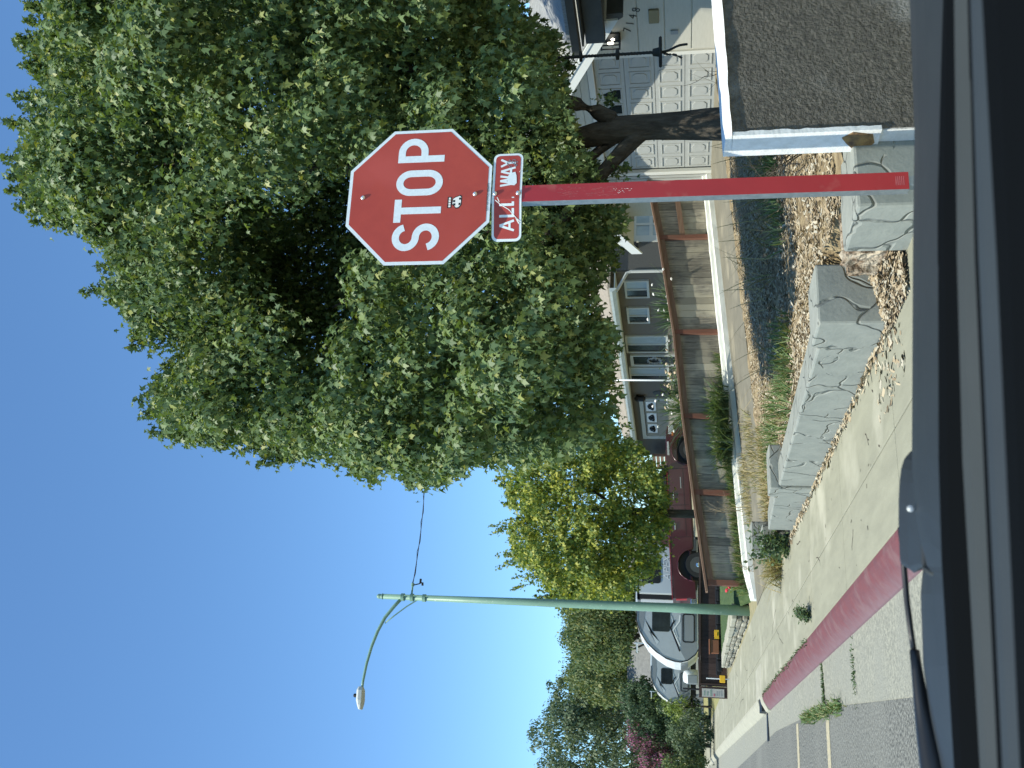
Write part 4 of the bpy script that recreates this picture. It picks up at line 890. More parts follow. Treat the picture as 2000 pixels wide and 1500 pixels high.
# ------------------------------------------------------------------ travel trailers
def trailer(name, label, x0, y0, zb, s, L, slide, tilt=0.):
    t = thing(name, label, 'travel trailer', (x0, y0, zb)); ORG[t.name] = Vector((0, 0, 0))
    cur = [(1.45, 2.26), (1.05, 2.12), (.66, 1.86), (.36, 1.52), (.14, 1.16), (.05, .86), (.03, .62), (.10, .38), (.32, .10), (.5, .0)]
    prof = [(L, 0), (L, 2.30), (2.1, 2.30)] + cur
    W = 2.35; A = lambda pts: [(x * s, z * s) for x, z in pts]
    bd = MB().prism(A(prof), 'y', .02, W * s).build('body', 'rv_white', t)
    ins = [(L, .03), (L, 2.22), (2.1, 2.24)] + [(x + .035, z) for x, z in cur[:-1]] + [(.52, .03)]
    MB().prism(A(ins), 'y', .0, .019).build('side_panel', 'rv_grey', bd)
    MB().prism(A([(1.42, 2.2), (L, 2.2), (L, 1.98), (2.2, 1.96), (1.9, 1.93), (1.45, 1.98), (1.0, 2.04)]), 'y', -.006, -.001).build('dark_band', 'rv_dark', bd)
    MB().prism(A([(.56, .05), (L, .05), (L, .62), (.42, .62), (.12, .45), (.34, .14)]), 'y', -.005, -.001).build('lower_panel', 'rv_dark', bd)
    tr = MB().tube([(x * s, -.005, z * s) for x, z in [(2.1, 2.25)] + [(x + .03, z) for x, z in cur]], .022 * s, 6); tr.build('edge_trim', 'black', bd)
    def rbox(x0, x1, z0, z1, r, y0, y1, n, m, par):
        q = []
        for cx, cz, a0 in ((x1 - r, z1 - r, 0), (x0 + r, z1 - r, 90), (x0 + r, z0 + r, 180), (x1 - r, z0 + r, 270)):
            q += [(cx + r * math.cos(math.radians(a0 + 22.5 * k)), cz + r * math.sin(math.radians(a0 + 22.5 * k))) for k in range(5)]
        return MB().prism(A(q), 'y', y0, y1).build(n, m, par)
    rbox(1.12, 2.0, 1.02, 1.68, .09, -.015, .0, 'window', 'glass', t)
    hd = rbox(.78, 1.78, .14, .55, .08, -.016, -.006, 'hatch', 'rv_dark', t)
    fr_ = []
    for cx, cz, a0 in ((1.70, .47, 0), (.86, .47, 90), (.86, .22, 180), (1.70, .22, 270)): fr_ += [(cx + .08 * math.cos(math.radians(a0 + 22.5 * k)), cz + .08 * math.sin(math.radians(a0 + 22.5 * k))) for k in range(5)]
    mbf = MB()
    for q in stroke2(fr_, .045, True): mbf.loft([(v.x * s, -.017, v.y * s) for v in q], [(v.x * s, -.024, v.y * s) for v in q])
    mbf.build('hatch_frame', 'black', hd)
    for m, pts, wd, nm in (('black', [(.44, .66), (1.28, 1.0), (1.54, .86)], .06, 'stripe'), ('fascia', [(.62, .66), (1.18, .92), (1.52, .68), (1.75, .66)], .045, 'stripe'), ('rv_light', [(1.7, .98), (.92, .74)], .03, 'stripe')):
        mb = MB()
        for i, q in enumerate(stroke2(pts, wd)): mb.loft([(v.x * s, -.006, v.y * s) for v in q], [(v.x * s, -.011 - .001 * i, v.y * s) for v in q])
        mb.build(nm, m, bd)
    MB().prism(A([(.62, 1.5), (1.6, 1.98), (1.15, 1.80), (.75, 1.42)]), 'y', -.0065, -.0055).build('stripe', 'rv_light', bd)
    # front cap details: slanted front window slot, lamps, lower shield, jack and tongue
    a, b = Vector((.70 * s, 0, 1.84 * s)), Vector((.20 * s, 0, 1.22 * s)); nrm = Vector((-(a.z - b.z), 0, a.x - b.x)).normalized()
    MB().loft([a + Vector((0, .5, 0)) + nrm * .02, a + Vector((0, 1.9 * s, 0)) + nrm * .02, b + Vector((0, 1.9 * s, 0)) + nrm * .02, b + Vector((0, .5, 0)) + nrm * .02], [a + Vector((0, .5, 0)) - nrm * .1, a + Vector((0, 1.9 * s, 0)) - nrm * .1, b + Vector((0, 1.9 * s, 0)) - nrm * .1, b + Vector((0, .5, 0)) - nrm * .1]).build('front_window', 'rv_dark', t)
    MB().loft([(-.005, .15, .62 * s), (-.005, W * s - .1, .62 * s), (.07 * s, W * s - .1, .36 * s), (.07 * s, .15, .36 * s)], [(.1, .15, .66 * s), (.1, W * s - .1, .66 * s), (.2 * s, W * s - .1, .36 * s), (.2 * s, .15, .36 * s)]).build('rock_guard', 'rv_dark', t)
    MB().tube([(.4 * s, .5 * s, -.05), (-1.0 * s, 1.17 * s, -.08)], .04, 6).tube([(.4 * s, 1.85 * s, -.05), (-1.0 * s, 1.17 * s, -.08)], .04, 6).tube([(-.75 * s, 1.17 * s, -.45), (-.75 * s, 1.17 * s, .55 * s)], .035, 8).build('tongue', 'black', t)
    MB().lathe((-.32 * s, 1.17 * s, .0), (0, 0, 1), [(.26 * s, 0), (.27 * s, .35 * s), (.2 * s, .52 * s), (.05, .55 * s)], 14).build('propane_cover', 'rv_white', t, smooth=True)
    MB().box(-.62 * s, -.32 * s, .5 * s, .9 * s, .02, .38 * s).build('battery_box', 'rv_dark', t, bevel=.02)
    MB().box(.6 * s, L * s, .2, W * s - .1, -.22, -.001).build('frame', 'black', t)
    for cx in (3.2, 3.95): MB().lathe((cx * s, .05, -.18), (0, 1, 0), [(.2, 0), (.34, 0), (.35, .05), (.35, .2), (.3, .22)], 20).build('wheel', 'rubber', t)
    MB().box(.7 * s, .74 * s, .4, .44, 2.0 * s, 2.34 * s).box(.4 * s, .72 * s, .3, .7, 2.22 * s, 2.26 * s).build('antenna', 'rv_light', t)
    if slide:
        sx0, sx1 = 2.42, 4.3; sl = MB().box(sx0 * s, sx1 * s, -.55, -.02, .80 * s, 2.14 * s).build('slide_out', 'rv_light', t, bevel=.01)
        MB().box(sx0 * s - .16, sx0 * s - .002, -.30, -.015, .78 * s, 2.20 * s).box(sx0 * s - .16, sx1 * s, -.30, -.015, 2.142 * s, 2.24 * s).build('slide_flange', 'black', sl)
        MB().box(sx0 * s - .26, sx0 * s - .161, -.16, -.015, .80 * s, 2.10 * s).build('slide_seal', 'rv_white', sl)
        q = []
        for cx, cz, a0 in ((3.62, 1.96, 0), (2.88, 1.96, 90), (2.88, 1.46, 180), (3.62, 1.46, 270)): q += [(cx + .1 * math.cos(math.radians(a0 + 22.5 * k)), cz + .1 * math.sin(math.radians(a0 + 22.5 * k))) for k in range(5)]
        MB().prism(A(q), 'y', -.566, -.551).build('window', 'glass', sl)
        text_mesh('lettering', 'APEX', .36 * s, (3.36 * s, -.551, 1.02 * s), (1, 0, 0), (0, 0, 1), 'fascia', sl, shear=.25, off=.004, sx=1.08)
        text_mesh('lettering', 'APEX', .36 * s, (3.34 * s, -.551, .99 * s), (1, 0, 0), (0, 0, 1), 'rv_dark', sl, shear=.25, off=.002, sx=1.08)
        text_mesh('lettering', 'nano', .15 * s, (3.72 * s, -.551, .86 * s), (1, 0, 0), (0, 0, 1), 'fascia', sl, off=.003)
    t.rotation_euler = (0, math.radians(tilt), 0)
    return t
trailer('travel_trailer', 'nearer grey and white travel trailer with APEX lettering on its slide-out', 4.15, 36., .80, .97, 4.6, True)
trailer('travel_trailer', 'farther pale grey travel trailer peeking out behind the nearer trailer', 3.25, 42.5, 1.02, .72, 8.0, False)

# ------------------------------------------------------------------ neighbour's yard: brown fence, edging, rock wall, small things
t = thing('brown_fence', 'low dark brown board fence in front of the trailers', 'fence', (4.5, 28.6, .1))
fb = lambda X: .10 + .035 * (X - 2.2); ft = lambda X: .86 - .01 * (X - 2.2)
mb = MB(); X = 2.75
while X < 8.6:
    mb.loft([(X, 28.6, fb(X)), (X + .147, 28.6, fb(X)), (X + .147, 28.63, fb(X)), (X, 28.63, fb(X))], [(X, 28.6, ft(X)), (X + .147, 28.6, ft(X)), (X + .147, 28.63, ft(X)), (X, 28.63, ft(X))]); X += .15
mb.build('board_panel', 'darkwood', t)
MB().loft([(2.7, 28.55, .86), (2.7, 28.66, .86), (2.7, 28.66, .91), (2.7, 28.55, .91)], [(8.6, 28.55, .80), (8.6, 28.66, .80), (8.6, 28.66, .85), (8.6, 28.55, .85)]).build('top_rail', 'darkwood', t)
MB().box(2.42, 2.72, 28.52, 28.6, .08, .90).box(2.735, 2.80, 28.54, 28.598, .1, .9).build('end_panel', 'darkwood', t)
t = thing('notice_board', 'pale printed notice fixed to the end of the low brown fence', 'notice', (2.7, 28.5, .2))
nb = MB().box(2.44, 2.66, 28.505, 28.519, .22, .82).build('poster_sheet', 'poster', t)
MB().box(2.46, 2.63, 28.500, 28.504, .56, .60).box(2.47, 2.58, 28.500, 28.504, .66, .69).box(2.47, 2.6, 28.500, 28.504, .745, .77).build('printed_green', 'postergreen', nb); MB().box(2.46, 2.53, 28.499, 28.504, .47, .51).build('printed_red', 'posterred', nb)
MB().box(2.47, 2.62, 28.500, 28.504, .29, .31).box(2.47, 2.60, 28.500, 28.504, .35, .37).box(2.47, 2.60, 28.500, 28.504, .41, .43).build('printed_lines', 'greyh', nb)
mb = MB(); X = 3.1
while X < 8.6:
    mb.box(X, X + .30, 28.2, 28.3, .26, .40 + R.uniform(-.01, .02)); X += .32
mb.box(3.0, 8.6, 28.31, 28.36, .3, .44)
tag(mb.build('garden_edging', 'black', bevel=.03), 'black scalloped garden edging along the far side of the lawn', 'edging')
rk_ = MB(); cap_ = MB()
Y = 18.75
for row in range(4):
    Y = 18.75 - .1 * (row % 2)
    while Y < 26.0:
        L_ = R.uniform(.22, .5); hh = (.40 - .012 * (Y - 18.75)) / 4; z0 = .06 + row * hh; j = R.uniform(-.02, .03)
        (rk_ if row < 3 else cap_).box(2.97 + j, 3.28, Y, Y + L_ - .015, z0, z0 + hh - .008 + (R.uniform(0, .02) if row == 3 else 0)); Y += L_
t = thing('rock_wall', 'low stacked fieldstone wall edging the green lawn', 'stone wall', (3.1, 22, .05))
rk_.build('stacked_stones', 'fieldstone', t, bevel=.02); cap_.build('cap_stones', 'kerb_w', t, bevel=.015)
def small(name, label, cat, mb, mat, **k): return tag(mb.build(name, mat, **k), label, cat)
p = onY(1398, 1240, 28.1); small('marker_box', 'yellow marker box on the lawn edge below the nearer trailer', 'marker', MB().box(p.x - .12, p.x + .12, 28.0, 28.12, .36, p.z + .04).box(p.x - .05, p.x + .05, 27.98, 27.999, .42, p.z - .02), 'yellow', bevel=.02)
p = onY(1394, 1262, 28.1); small('planter_box', 'small red-brown box beside the yellow marker box', 'box', MB().box(p.x - .2, p.x + .16, 28.0, 28.16, .36, p.z + .1).box(p.x - .22, p.x + .18, 27.98, 28.18, p.z + .1, p.z + .13), 'brownbox', bevel=.012)
p = onY(1411, 1326, 27.2); t = thing('driveway_marker', 'yellow tag on a thin white post by the left end of the brown fence', 'marker', (p.x, p.y, .12))
MB().box(p.x - .10, p.x + .09, p.y - .02, p.y, p.z - .07, p.z + .07).build('tag_plate', 'yellow', t, bevel=.01); MB().tube([(p.x, p.y + .02, .1), (p.x, p.y + .02, p.z + .42)], .016, 6).build('post', 'white_p', t)

# flagpole in front of the grey house
p = onY(1337, 743, 26.5); q = onY(1190, 742, 26.5)
t = thing('flagpole', 'thin white flagpole with a small red and white flag before the grey house', 'flagpole', (p.x, 26.5, .4))
MB().tube([(p.x, 26.5, .4), (q.x, 26.5, q.z + .4)], .028, 8).build('pole', 'white_p', t, smooth=True)
fl = MB(); rsn = []
for k in range(7): x = p.x + .03 + .03 * k; zz = q.z + .26 - .03 * k; rsn.append([(x, 26.5 + .03 * math.sin(k), zz), (x, 26.51 + .03 * math.sin(k), zz), (x, 26.51 + .03 * math.sin(k), zz - .2), (x, 26.5 + .03 * math.sin(k), zz - .2)])
fl.rings([[Vector(v) for v in r] for r in rsn]); fl.build('flag', 'flag_red', t)
# far grey roofed house behind the trailers
t = thing('far_house', 'distant house showing only a plain grey shingle roof behind the trailers', 'house', (9, 54, .2))
MB().loft([(4.1, 51.8, 2.75), (12.5, 48.5, 2.75), (12.5, 50.5, 4.2), (4.8, 53.2, 4.2)], [(4.1, 51.9, 2.6), (12.5, 48.6, 2.6), (12.5, 53.5, 2.6), (4.8, 56, 2.6)]).build('roof', 'roof_far', t)
MB().loft([(4.6, 52.4, .2), (12, 49.5, .2), (12, 53, .2), (5, 55.4, .2)], [(4.6, 52.4, 2.6), (12, 49.5, 2.6), (12, 53, 2.6), (5, 55.4, 2.6)]).build('wall', 'greyh', t)
# ------------------------------------------------------------------ wood chips, weeds
def chips(name, pts, lo, hi, mat='chips', tilt=.45):
    pts = np.asarray(pts); n = len(pts); a = NR.uniform(0, 2 * np.pi, n); L_ = NR.uniform(lo, hi, n)[:, None]; W_ = L_ * NR.uniform(.2, .45, n)[:, None]
    u = np.stack([np.cos(a), np.sin(a), NR.uniform(-tilt, tilt, n)], 1); v = np.stack([-np.sin(a), np.cos(a), NR.uniform(-tilt, tilt, n)], 1)
    V_ = np.stack([pts - u * L_ - v * W_, pts + u * L_ - v * W_ * .8, pts + u * L_ * .9 + v * W_, pts - u * L_ + v * W_ * .9], 1)
    return poly_mesh(name, V_.reshape(-1, 3), 4, mat)
P = []
while len(P) < 62000:
    Y = 4.9 + 8.5 * R.random() ** 1.25; X = 2.95 + 7.5 * R.random() ** 1.3
    if (Y < 5.0 and X > 3.3) or (Y < 5.52 and X < 3.14): continue
    if Y > 12.6 and R.random() < .5: continue
    if math.sin(X * 3.1 + 1.3 * math.sin(Y * 2.3)) * math.sin(Y * 2.7 + X) > .35 and R.random() < .75: continue
    P.append((X, Y, zbed(X, Y) + R.uniform(0, .03)))
struct(chips('wood_chips', P, .008, .027), 'stuff')
sheet('mulch_spill', lin(2.56, 3.3, 10), lin(4.85, 5.5, 10), lambda x, y: .105 + max(0, (x - 2.60)) * .36 * (1 - min(1, abs(y - 5.3) / .44)), 'soil', .006)
P = []
for k in range(2600):
    X, Y = R.uniform(2.6, 3.2), R.uniform(4.95, 5.5); P.append((X, Y, .135 + max(0, X - 2.60) * .36 * (1 - min(1, abs(Y - 5.3) / .44)) + R.uniform(0, .02)))
for k in range(900):
    Y = R.uniform(5.2, 12.2); P.append((2.66 - abs(R.gauss(0, .035)) + .018 * (Y - 5.5) * .9, Y, .138 + R.uniform(0, .02)))
for k in range(140): P.append((R.uniform(2.2, 2.7), R.uniform(5.2, 6.0), .139))
struct(chips('litter', P, .008, .034), 'stuff')
struct(chips('gutter_litter', [(R.uniform(1.0, 2.6), R.uniform(5, 16), .139 if False else .137) for k in range(0)] + [(R.uniform(1.55, 2.6), R.uniform(5.5, 16), .1365) for k in range(70)], .006, .02, 'twig', .05), 'stuff')
def scat(x0, x1, y0, y1, n, zf): return [(X, Y, zf(X, Y)) for X, Y in [(R.uniform(x0, x1), R.uniform(y0, y1)) for _ in range(n)]]
def patch(px, py, r, n, z=.42):
    c = onZ(px, py, z); o = []
    for _ in range(n):
        a, q = R.uniform(0, 6.28), r * math.sqrt(R.random()); X, Y = c.x + q * math.cos(a) * 1.3, c.y + q * math.sin(a); o.append((X, Y, zbed(X, Y) if 4.7 < Y < 13.7 else zd(X)))
    return o
G = []
for px, py, r, n in ((1538, 310, .34, 170), (1538, 345, .26, 90), (1548, 420, .24, 70), (1545, 450, .16, 24), (1552, 690, .28, 120), (1545, 735, .34, 170), (1538, 775, .28, 100), (1515, 850, .32, 170), (1500, 880, .3, 140)): G += patch(px, py, r, n)
struct(blades('weed_grass', G, .19, .006, 'grass', lean=.9), 'stuff')
D = patch(1500, 930, .55, 600, .25) + patch(1475, 880, .5, 380, .25) + patch(1470, 960, .5, 420, .2) + patch(1450, 830, .4, 160, .25)
struct(blades('dry_grass', D, .17, .005, 'drygrass', lean=1.), 'stuff')
D = patch(1500, 430, .5, 26, .5) + patch(1510, 470, .4, 22, .5) + patch(1500, 320, .5, 26, .5) + patch(1500, 650, .5, 26, .45) + patch(1460, 500, .4, 14, .5)
struct(blades('dry_stems', D, .55, .005, 'drygrass', lean=1.2, curve=.8), 'stuff')
sg = scat(3.2, 7.5, 16.72, 16.76, 700, lambda x, y: zd(x) + .16) + scat(3.1, 5.5, 16.68, 16.75, 700, lambda x, y: zd(x) + .12)
struct(blades('fence_grass', sg, .22, .008, 'grass', lean=.5), 'stuff')
# leafy plants as things of their own
def plant(name, label, cat, c, n, h, w, mat, lean=.9, r=.15, extra=None, curve=.7, group=None):
    c = Vector(c); t = thing(name, label, cat, c, group)
    pts = [(c.x + r * R.gauss(0, .6), c.y + r * R.gauss(0, .6), c.z + .0) for _ in range(n)]
    blades('leaves', pts, h, w, mat, t, lean, curve)
    if extra:
        m, k, s_, col = extra; mb = MB()
        for _ in range(k): mb.lathe((c.x + R.gauss(0, r * 1.6), c.y + R.gauss(0, r * 1.6), c.z + h * R.uniform(.5, 1.05)), (R.uniform(-.5, .5), R.uniform(-.5, .5), 1), [(.2 * s_, 0), (s_, .5 * s_), (.6 * s_, s_), (.1 * s_, 1.1 * s_)], 7)
        mb.build('flower', col, t)
    return t
def bush(name, label, cat, c, rad, n, ls, mat, shape=OVAL, stems=7, flowers=None, upr=0., smat='twig'):
    c = Vector(c); t = thing(name, label, cat, c); mb = MB(); P, T, Nn, S = [], [], [], []
    for k in range(stems):
        a = R.uniform(0, 6.28); e = Vector((math.cos(a) * rad.x * R.uniform(.3, .9), math.sin(a) * rad.y * R.uniform(.3, .9), rad.z * R.uniform(.9, 1.9))); pts = [c + e * s_ + Vector((R.uniform(-.02, .02), R.uniform(-.02, .02), 0)) for s_ in (0, .35, .7, 1)]
        mb.tube(pts, [.012, .009, .007, .004], 5)
        m = n // stems; tt = NR.uniform(.1, 1.05, m)[:, None]; base = np.array(c) + np.array(e) * tt
        P.append(base + NR.normal(size=(m, 3)) * np.array(rad) * .24); T.append(NR.normal(size=(m, 3)) * .7 + np.array((0, 0, .2 + upr))); Nn.append(NR.normal(size=(m, 3)) * .6 + np.array((0, 0, .7))); S.append(ls * NR.uniform(.6, 1.2, m))
    mb.build('stem', smat, t); leaves('leaves', np.vstack(P), np.vstack(T), np.vstack(Nn), np.concatenate(S), shape, mat, t)
    if flowers:
        k, s_, m = flowers; fb_ = MB()
        for _ in range(k): fb_.lathe((c.x + R.gauss(0, rad.x * .55), c.y + R.gauss(0, rad.y * .55), c.z + rad.z * R.uniform(.5, 1.9)), (R.uniform(-1, 1), R.uniform(-1, 1), 1), [(.2 * s_, 0), (s_, .5 * s_), (.6 * s_, s_), (.1 * s_, 1.1 * s_)], 7)
        fb_.build('flower', m, t)
    return t
V3 = Vector
c = onX(1550, 1062, 2.72); bush('leafy_weed', 'bushy dark green weed leaning over the pavement beside the small stone pillar', 'weed', (2.74, 11.55, .13), V3((.20, .45, .22)), 900, .055, 'weedleaf', stems=12)
plant('dry_weed', 'brown dried grass clump on the pavement edge next to the leafy weed', 'weed', (2.78, 12.6, .13), 420, .30, .007, 'drygrass', 1.2, .22)
c = onZ(1583, 1212, .13); bush('curb_weed', 'small green weed growing on the edge of the red curb', 'weed', (c.x + .03, c.y, .13), V3((.10, .18, .07)), 420, .035, 'weedleaf', stems=8)
c = onZ(1600, 1385, .0); cr = []
for _ in range(760):
    Y = R.choice([9.3, 9.75, 10.1, 10.2, 10.6, 10.9, 11.3, 11.8]) + R.gauss(0, .13); cr.append((np.interp(Y, [6.3, 9, 12.5, 15.5], [.60, .76, .86, .90]) + R.gauss(0, .03), Y, .005))
struct(blades('crack_weeds', cr, .06, .007, 'grass', lean=1.2), 'stuff')
cr = [(R.uniform(.85, 1.24), 10.15 + R.gauss(0, .02), .005) for _ in range(160)] + [(R.gauss(.98, .12), 8.35 + R.gauss(0, .03), .005) for _ in range(70)] + [(1.46 + R.gauss(0, .02), R.uniform(10.2, 16), .13) for _ in range(260)]
struct(blades('joint_weeds', cr, .032, .006, 'weedleaf', lean=1.2), 'stuff')
for px, py, z, h, n, l in ((1438, 800, .5, .55, 330, 'big clump of dark green strappy leaves against the fence, nearer the red post'), (1440, 870, .42, .50, 330, 'second clump of strappy green leaves, left of the big clump at the fence foot')):
    p = onY(px, py, 16.66); plant('strap_leaf_plant', l, 'plant', (p.x, 16.66, zd(p.x) + .15), n, h, .013, 'weedleaf', 1.0, .26, None, .9, 'strap-leaved plants along the fence')
p = onY(1330, 600, 17.6); plant('strap_leaf_plant', 'upright spiky green plant standing behind the fence below the small house window', 'plant', (p.x, 17.6, p.z - .45), 300, 1.05, .014, 'weedleaf', .7, .28, ('', 14, .035, 'flower_w'), .6)
p = onY(1336, 735, 17.8); bush('flowering_shrub', 'cream flowered shrub behind the fence by the flagpole', 'shrub', (p.x, 17.8, p.z - .35), V3((.55, .3, .38)), 1500, .06, 'weedleaf', stems=14, flowers=(40, .035, 'flower_o'))
p = onY(1320, 800, 18.2); plant('strap_leaf_plant', 'fan of thin green leaves with white flowers behind the fence by the truck front', 'plant', (p.x, 18.2, p.z - .45), 190, .85, .012, 'weedleaf', .9, .15, ('', 12, .035, 'flower_w'), .8)
bush('rose_bush', 'small bush with red flowers between the fence end and the light pole', 'shrub', (3.42, 17.4, .2), V3((.25, .25, .22)), 620, .055, 'leaf_lime', stems=8, flowers=(4, .05, 'flower_r'))
# bare shrubs behind the stucco wall
def bare(name, label, c, n, L0, mat, spread=1., cat='shrub'):
    c = Vector(c); mb = MB()
    def grow(p, d, L_, r, k):
        pts = [p]; q = p.copy(); dd = d.copy()
        for i in range(5):
            dd = (dd + Vector((R.gauss(0, .22), R.gauss(0, .22), R.gauss(0, .2)))).normalized(); q = q + dd * L_ / 5; pts.append(q.copy())
        mb.tube(pts, [r * (1 - .14 * i) for i in range(6)], 4)
        if k:
            for _ in range(3): grow(pts[R.randint(1, 4)], (dd + Vector((R.gauss(0, .8), R.gauss(0, .8), R.gauss(0, .6)))).normalized(), L_ * .6, r * .55, k - 1)
    for _ in range(n): grow(c + Vector((R.gauss(0, .1), R.gauss(0, .1), 0)), Vector((R.gauss(0, spread), R.gauss(0, spread), 1)).normalized(), L0 * R.uniform(.6, 1.1), .006, 2)
    return tag(mb.build(name, mat), label, cat)
p = at(1400, 130, 7.6); bare('bare_shrub', 'dark leafless shrub poking above the white cap of the stucco wall', (p.x, p.y, .6), 13, .62, 'twig', .9)
p = at(1410, 320, 7.0); bare('bare_shrub', 'dark bare twigs behind the left end of the stucco wall', (p.x, p.y, .52), 9, .50, 'twig', .9)
p = onY(1420, 990, 16.5); bare('dead_weed', 'pale dead branching weed sticking up in front of the fence', (p.x, 16.5, zd(p.x) + .1), 3, .62, 'drytwig', .35, 'weed')
p = onY(1430, 1120, 16.5); bare('dead_weed', 'small pale dead weed at the left end of the fence', (3.55, 16.5, .2), 2, .42, 'drytwig', .4, 'weed')

# ------------------------------------------------------------------ big tree
TB = at(1400, 243, 10.0)
t = thing('maple_tree', 'big dense green leafy tree filling the sky behind the stop sign', 'tree', (TB.x, TB.y, .5))
A = lambda *pts: [at(x, y, d) for x, y, d in pts]
tr = MB()
b0 = Vector((TB.x, TB.y, .35))
tr.tube([b0, b0.lerp(at(1400, 243, 10), .5)] + A((1380, 243, 10), (1330, 245, 10), (1280, 247, 10), (1240, 250, 10), (1212, 253, 10), (1185, 258, 10.02), (1150, 266, 10.05), (1110, 276, 10.1), (1000, 300, 10.1), (800, 330, 10.2), (550, 330, 10.2), (300, 320, 10.1)), [.20, .175, .158, .142, .132, .130, .136, .132, .118, .10, .085, .07, .05, .02], 24, rough=.03)
tr.tube(A((1262, 249, 10), (1225, 246, 9.99), (1195, 234, 9.97), (1165, 218, 9.95), (1130, 204, 9.9), (1050, 180, 9.9), (900, 150, 10), (700, 120, 10.1)), [.05, .088, .088, .078, .068, .058, .045, .02], 16, rough=.04)
tr.tube(A((1270, 252, 10), (1244, 266, 9.99), (1222, 288, 9.98), (1200, 312, 9.95), (1175, 340, 9.9), (1150, 375, 9.85), (1080, 450, 9.8), (980, 560, 9.8), (900, 700, 9.8)), [.06, .09, .085, .075, .068, .06, .05, .035, .015], 14, rough=.04)
tr.tube(A((1205, 268, 10.02), (1178, 288, 10.1), (1150, 310, 10.15), (1125, 335, 10.2), (1060, 390, 10.3), (900, 480, 10.4), (650, 600, 10.4)), [.055, .05, .048, .045, .04, .03, .012], 12, rough=.04)
tr.tube(A((1188, 285, 10.05), (1160, 302, 9.95), (1120, 350, 9.8), (1050, 420, 9.6)), [.03, .028, .022, .01], 8, rough=.04)
tr.build('trunk', 'bark', t, smooth=True)
CP = [(95, -260), (90, -60), (95, 0), (100, 40), (62, 95), (120, 102), (72, 140), (110, 165), (55, 190), (95, 215), (52, 250), (40, 320), (75, 360), (62, 400), (110, 430), (190, 460), (222, 500), (205, 560), (238, 590), (262, 640), (300, 652), (378, 682), (338, 722), (302, 765), (312, 830), (345, 852), (430, 855), (520, 865), (575, 893), (640, 888), (690, 903), (718, 930), (760, 903), (806, 950), (860, 934), (902, 903), (950, 885), (1000, 900), (1060, 892), (1120, 882), (1185, 845), (1200, 800), (1180, 720), (1192, 655), (1150, 600), (1178, 545), (1212, 505), (1212, 440), (1178, 395), (1172, 335), (1128, 290), (1112, 240), (1100, 195), (1090, 130), (1060, 62), (1010, 22), (990, -60), (900, -260)]
sh = [(20, 186, 120, 192, 90), (50, 42, 130, 48, 70), (45, 95, 130, 110, 70), (40, 330, 120, 330, 60), (200, 556, 270, 570, 50), (60, 400, 120, 410, 60), (300, 800, 380, 820, 60), (715, 930, 700, 880, 60), (805, 952, 800, 900, 60), (300, 760, 360, 770, 50), (1190, 640, 1150, 620, 40), (1120, 130, 1070, 110, 60), (1225, 330, 1185, 345, 36), (1200, 195, 1165, 200, 26), (570, 893, 560, 850, 50)]
crown('crown', CP, 10.0, 2.6, 120, 22, 88, .72, .30, .069, 'leaf1', t, MAPLE, 300., sh, .66, .5, 1500, 14., 200, 60, 62., 50, [(640, 500, 170, 190), (660, 690, 110, 80), (1080, 470, 80, 120), (300, 262, 80, 48), (590, 90, 110, 90), (880, 640, 60, 70), (430, 640, 70, 50), (820, 150, 70, 60)])

# rope swing hanging from the big tree
a = at(1110, 112, 9.7); t = thing('rope_swing', 'black rope with two small discs and a larger disc seat hanging from the big tree', 'swing', (a.x, a.y, 1.3))
Z = lambda x: at(x, 110, 9.7).z
tw_ = MB(); zs = [Z(1050) + .5 - k * .03 for k in range(int((Z(1050) + .5 - Z(1285)) / .03))]
for ph in (0, 2.09, 4.19): tw_.tube([(a.x + .009 * math.cos(ph + z * 55), a.y + .009 * math.sin(ph + z * 55), z) for z in zs], .0095, 5)
tw_.build('rope', 'rope', t)
MB().lathe((a.x, a.y, Z(1135) - .015), (0, 0, 1), [(.02, 0), (.052, .005), (.052, .03), (.02, .035)], 16).build('foot_disc', 'rope', t)
MB().lathe((a.x, a.y, Z(1207) - .015), (0, 0, 1), [(.02, 0), (.052, .005), (.052, .035), (.02, .04)], 16).build('foot_disc', 'rope', t)
MB().lathe((a.x, a.y, Z(1290) - .015), (0, 0, 1), [(.03, 0), (.14, .002), (.15, .014), (.14, .03), (.045, .032), (.035, .09), (.012, .095)], 24).build('disc_seat', 'rope', t)
for dx, L_ in ((.02, .25), (-.02, .2)): MB().tube([(a.x + dx * k * .6, a.y + .012 * math.sin(k), Z(1292) - L_ * k / 7) for k in range(8)], .012, 6).build('rope_tail', 'rope', t)

# ------------------------------------------------------------------ second tree, in front of the truck
def tree(name, label, base, poly, d, thick, nc, nl, cr_, ls, mat, trunk, shape=OVAL, rnd=70., shoots=(), droop=.3, sep=None, trim=10., fl_=.6, spk=0):
    t = thing(name, label, 'tree', base); mb = MB()
    for pts, rs_ in trunk: mb.tube(pts, rs_, 10, rough=.04)
    mb.build('trunk', 'bark', t, smooth=True)
    crown('crown', poly, d, thick, max(12, nc // 6), 9, int(nl * .85), cr_ * 1.15, cr_ * .7, ls, mat, t, shape, rnd, shoots, sep or cr_ * 1.1, droop, int(nc * fl_), trim, nc // 4, spk, 55., 40); return t
p = onY(1310, 1003, 20.5); d2 = p.x * SY + p.y * CY
TP = [(1045, 850), (1030, 885), (1005, 920), (995, 945), (992, 965), (1010, 1000), (1000, 1045), (1008, 1075), (1010, 1100), (1045, 1128), (1075, 1152), (1100, 1168), (1180, 1178), (1245, 1150), (1285, 1090), (1308, 1040), (1300, 980), (1292, 930), (1258, 885), (1215, 850), (1180, 832), (1110, 835)]
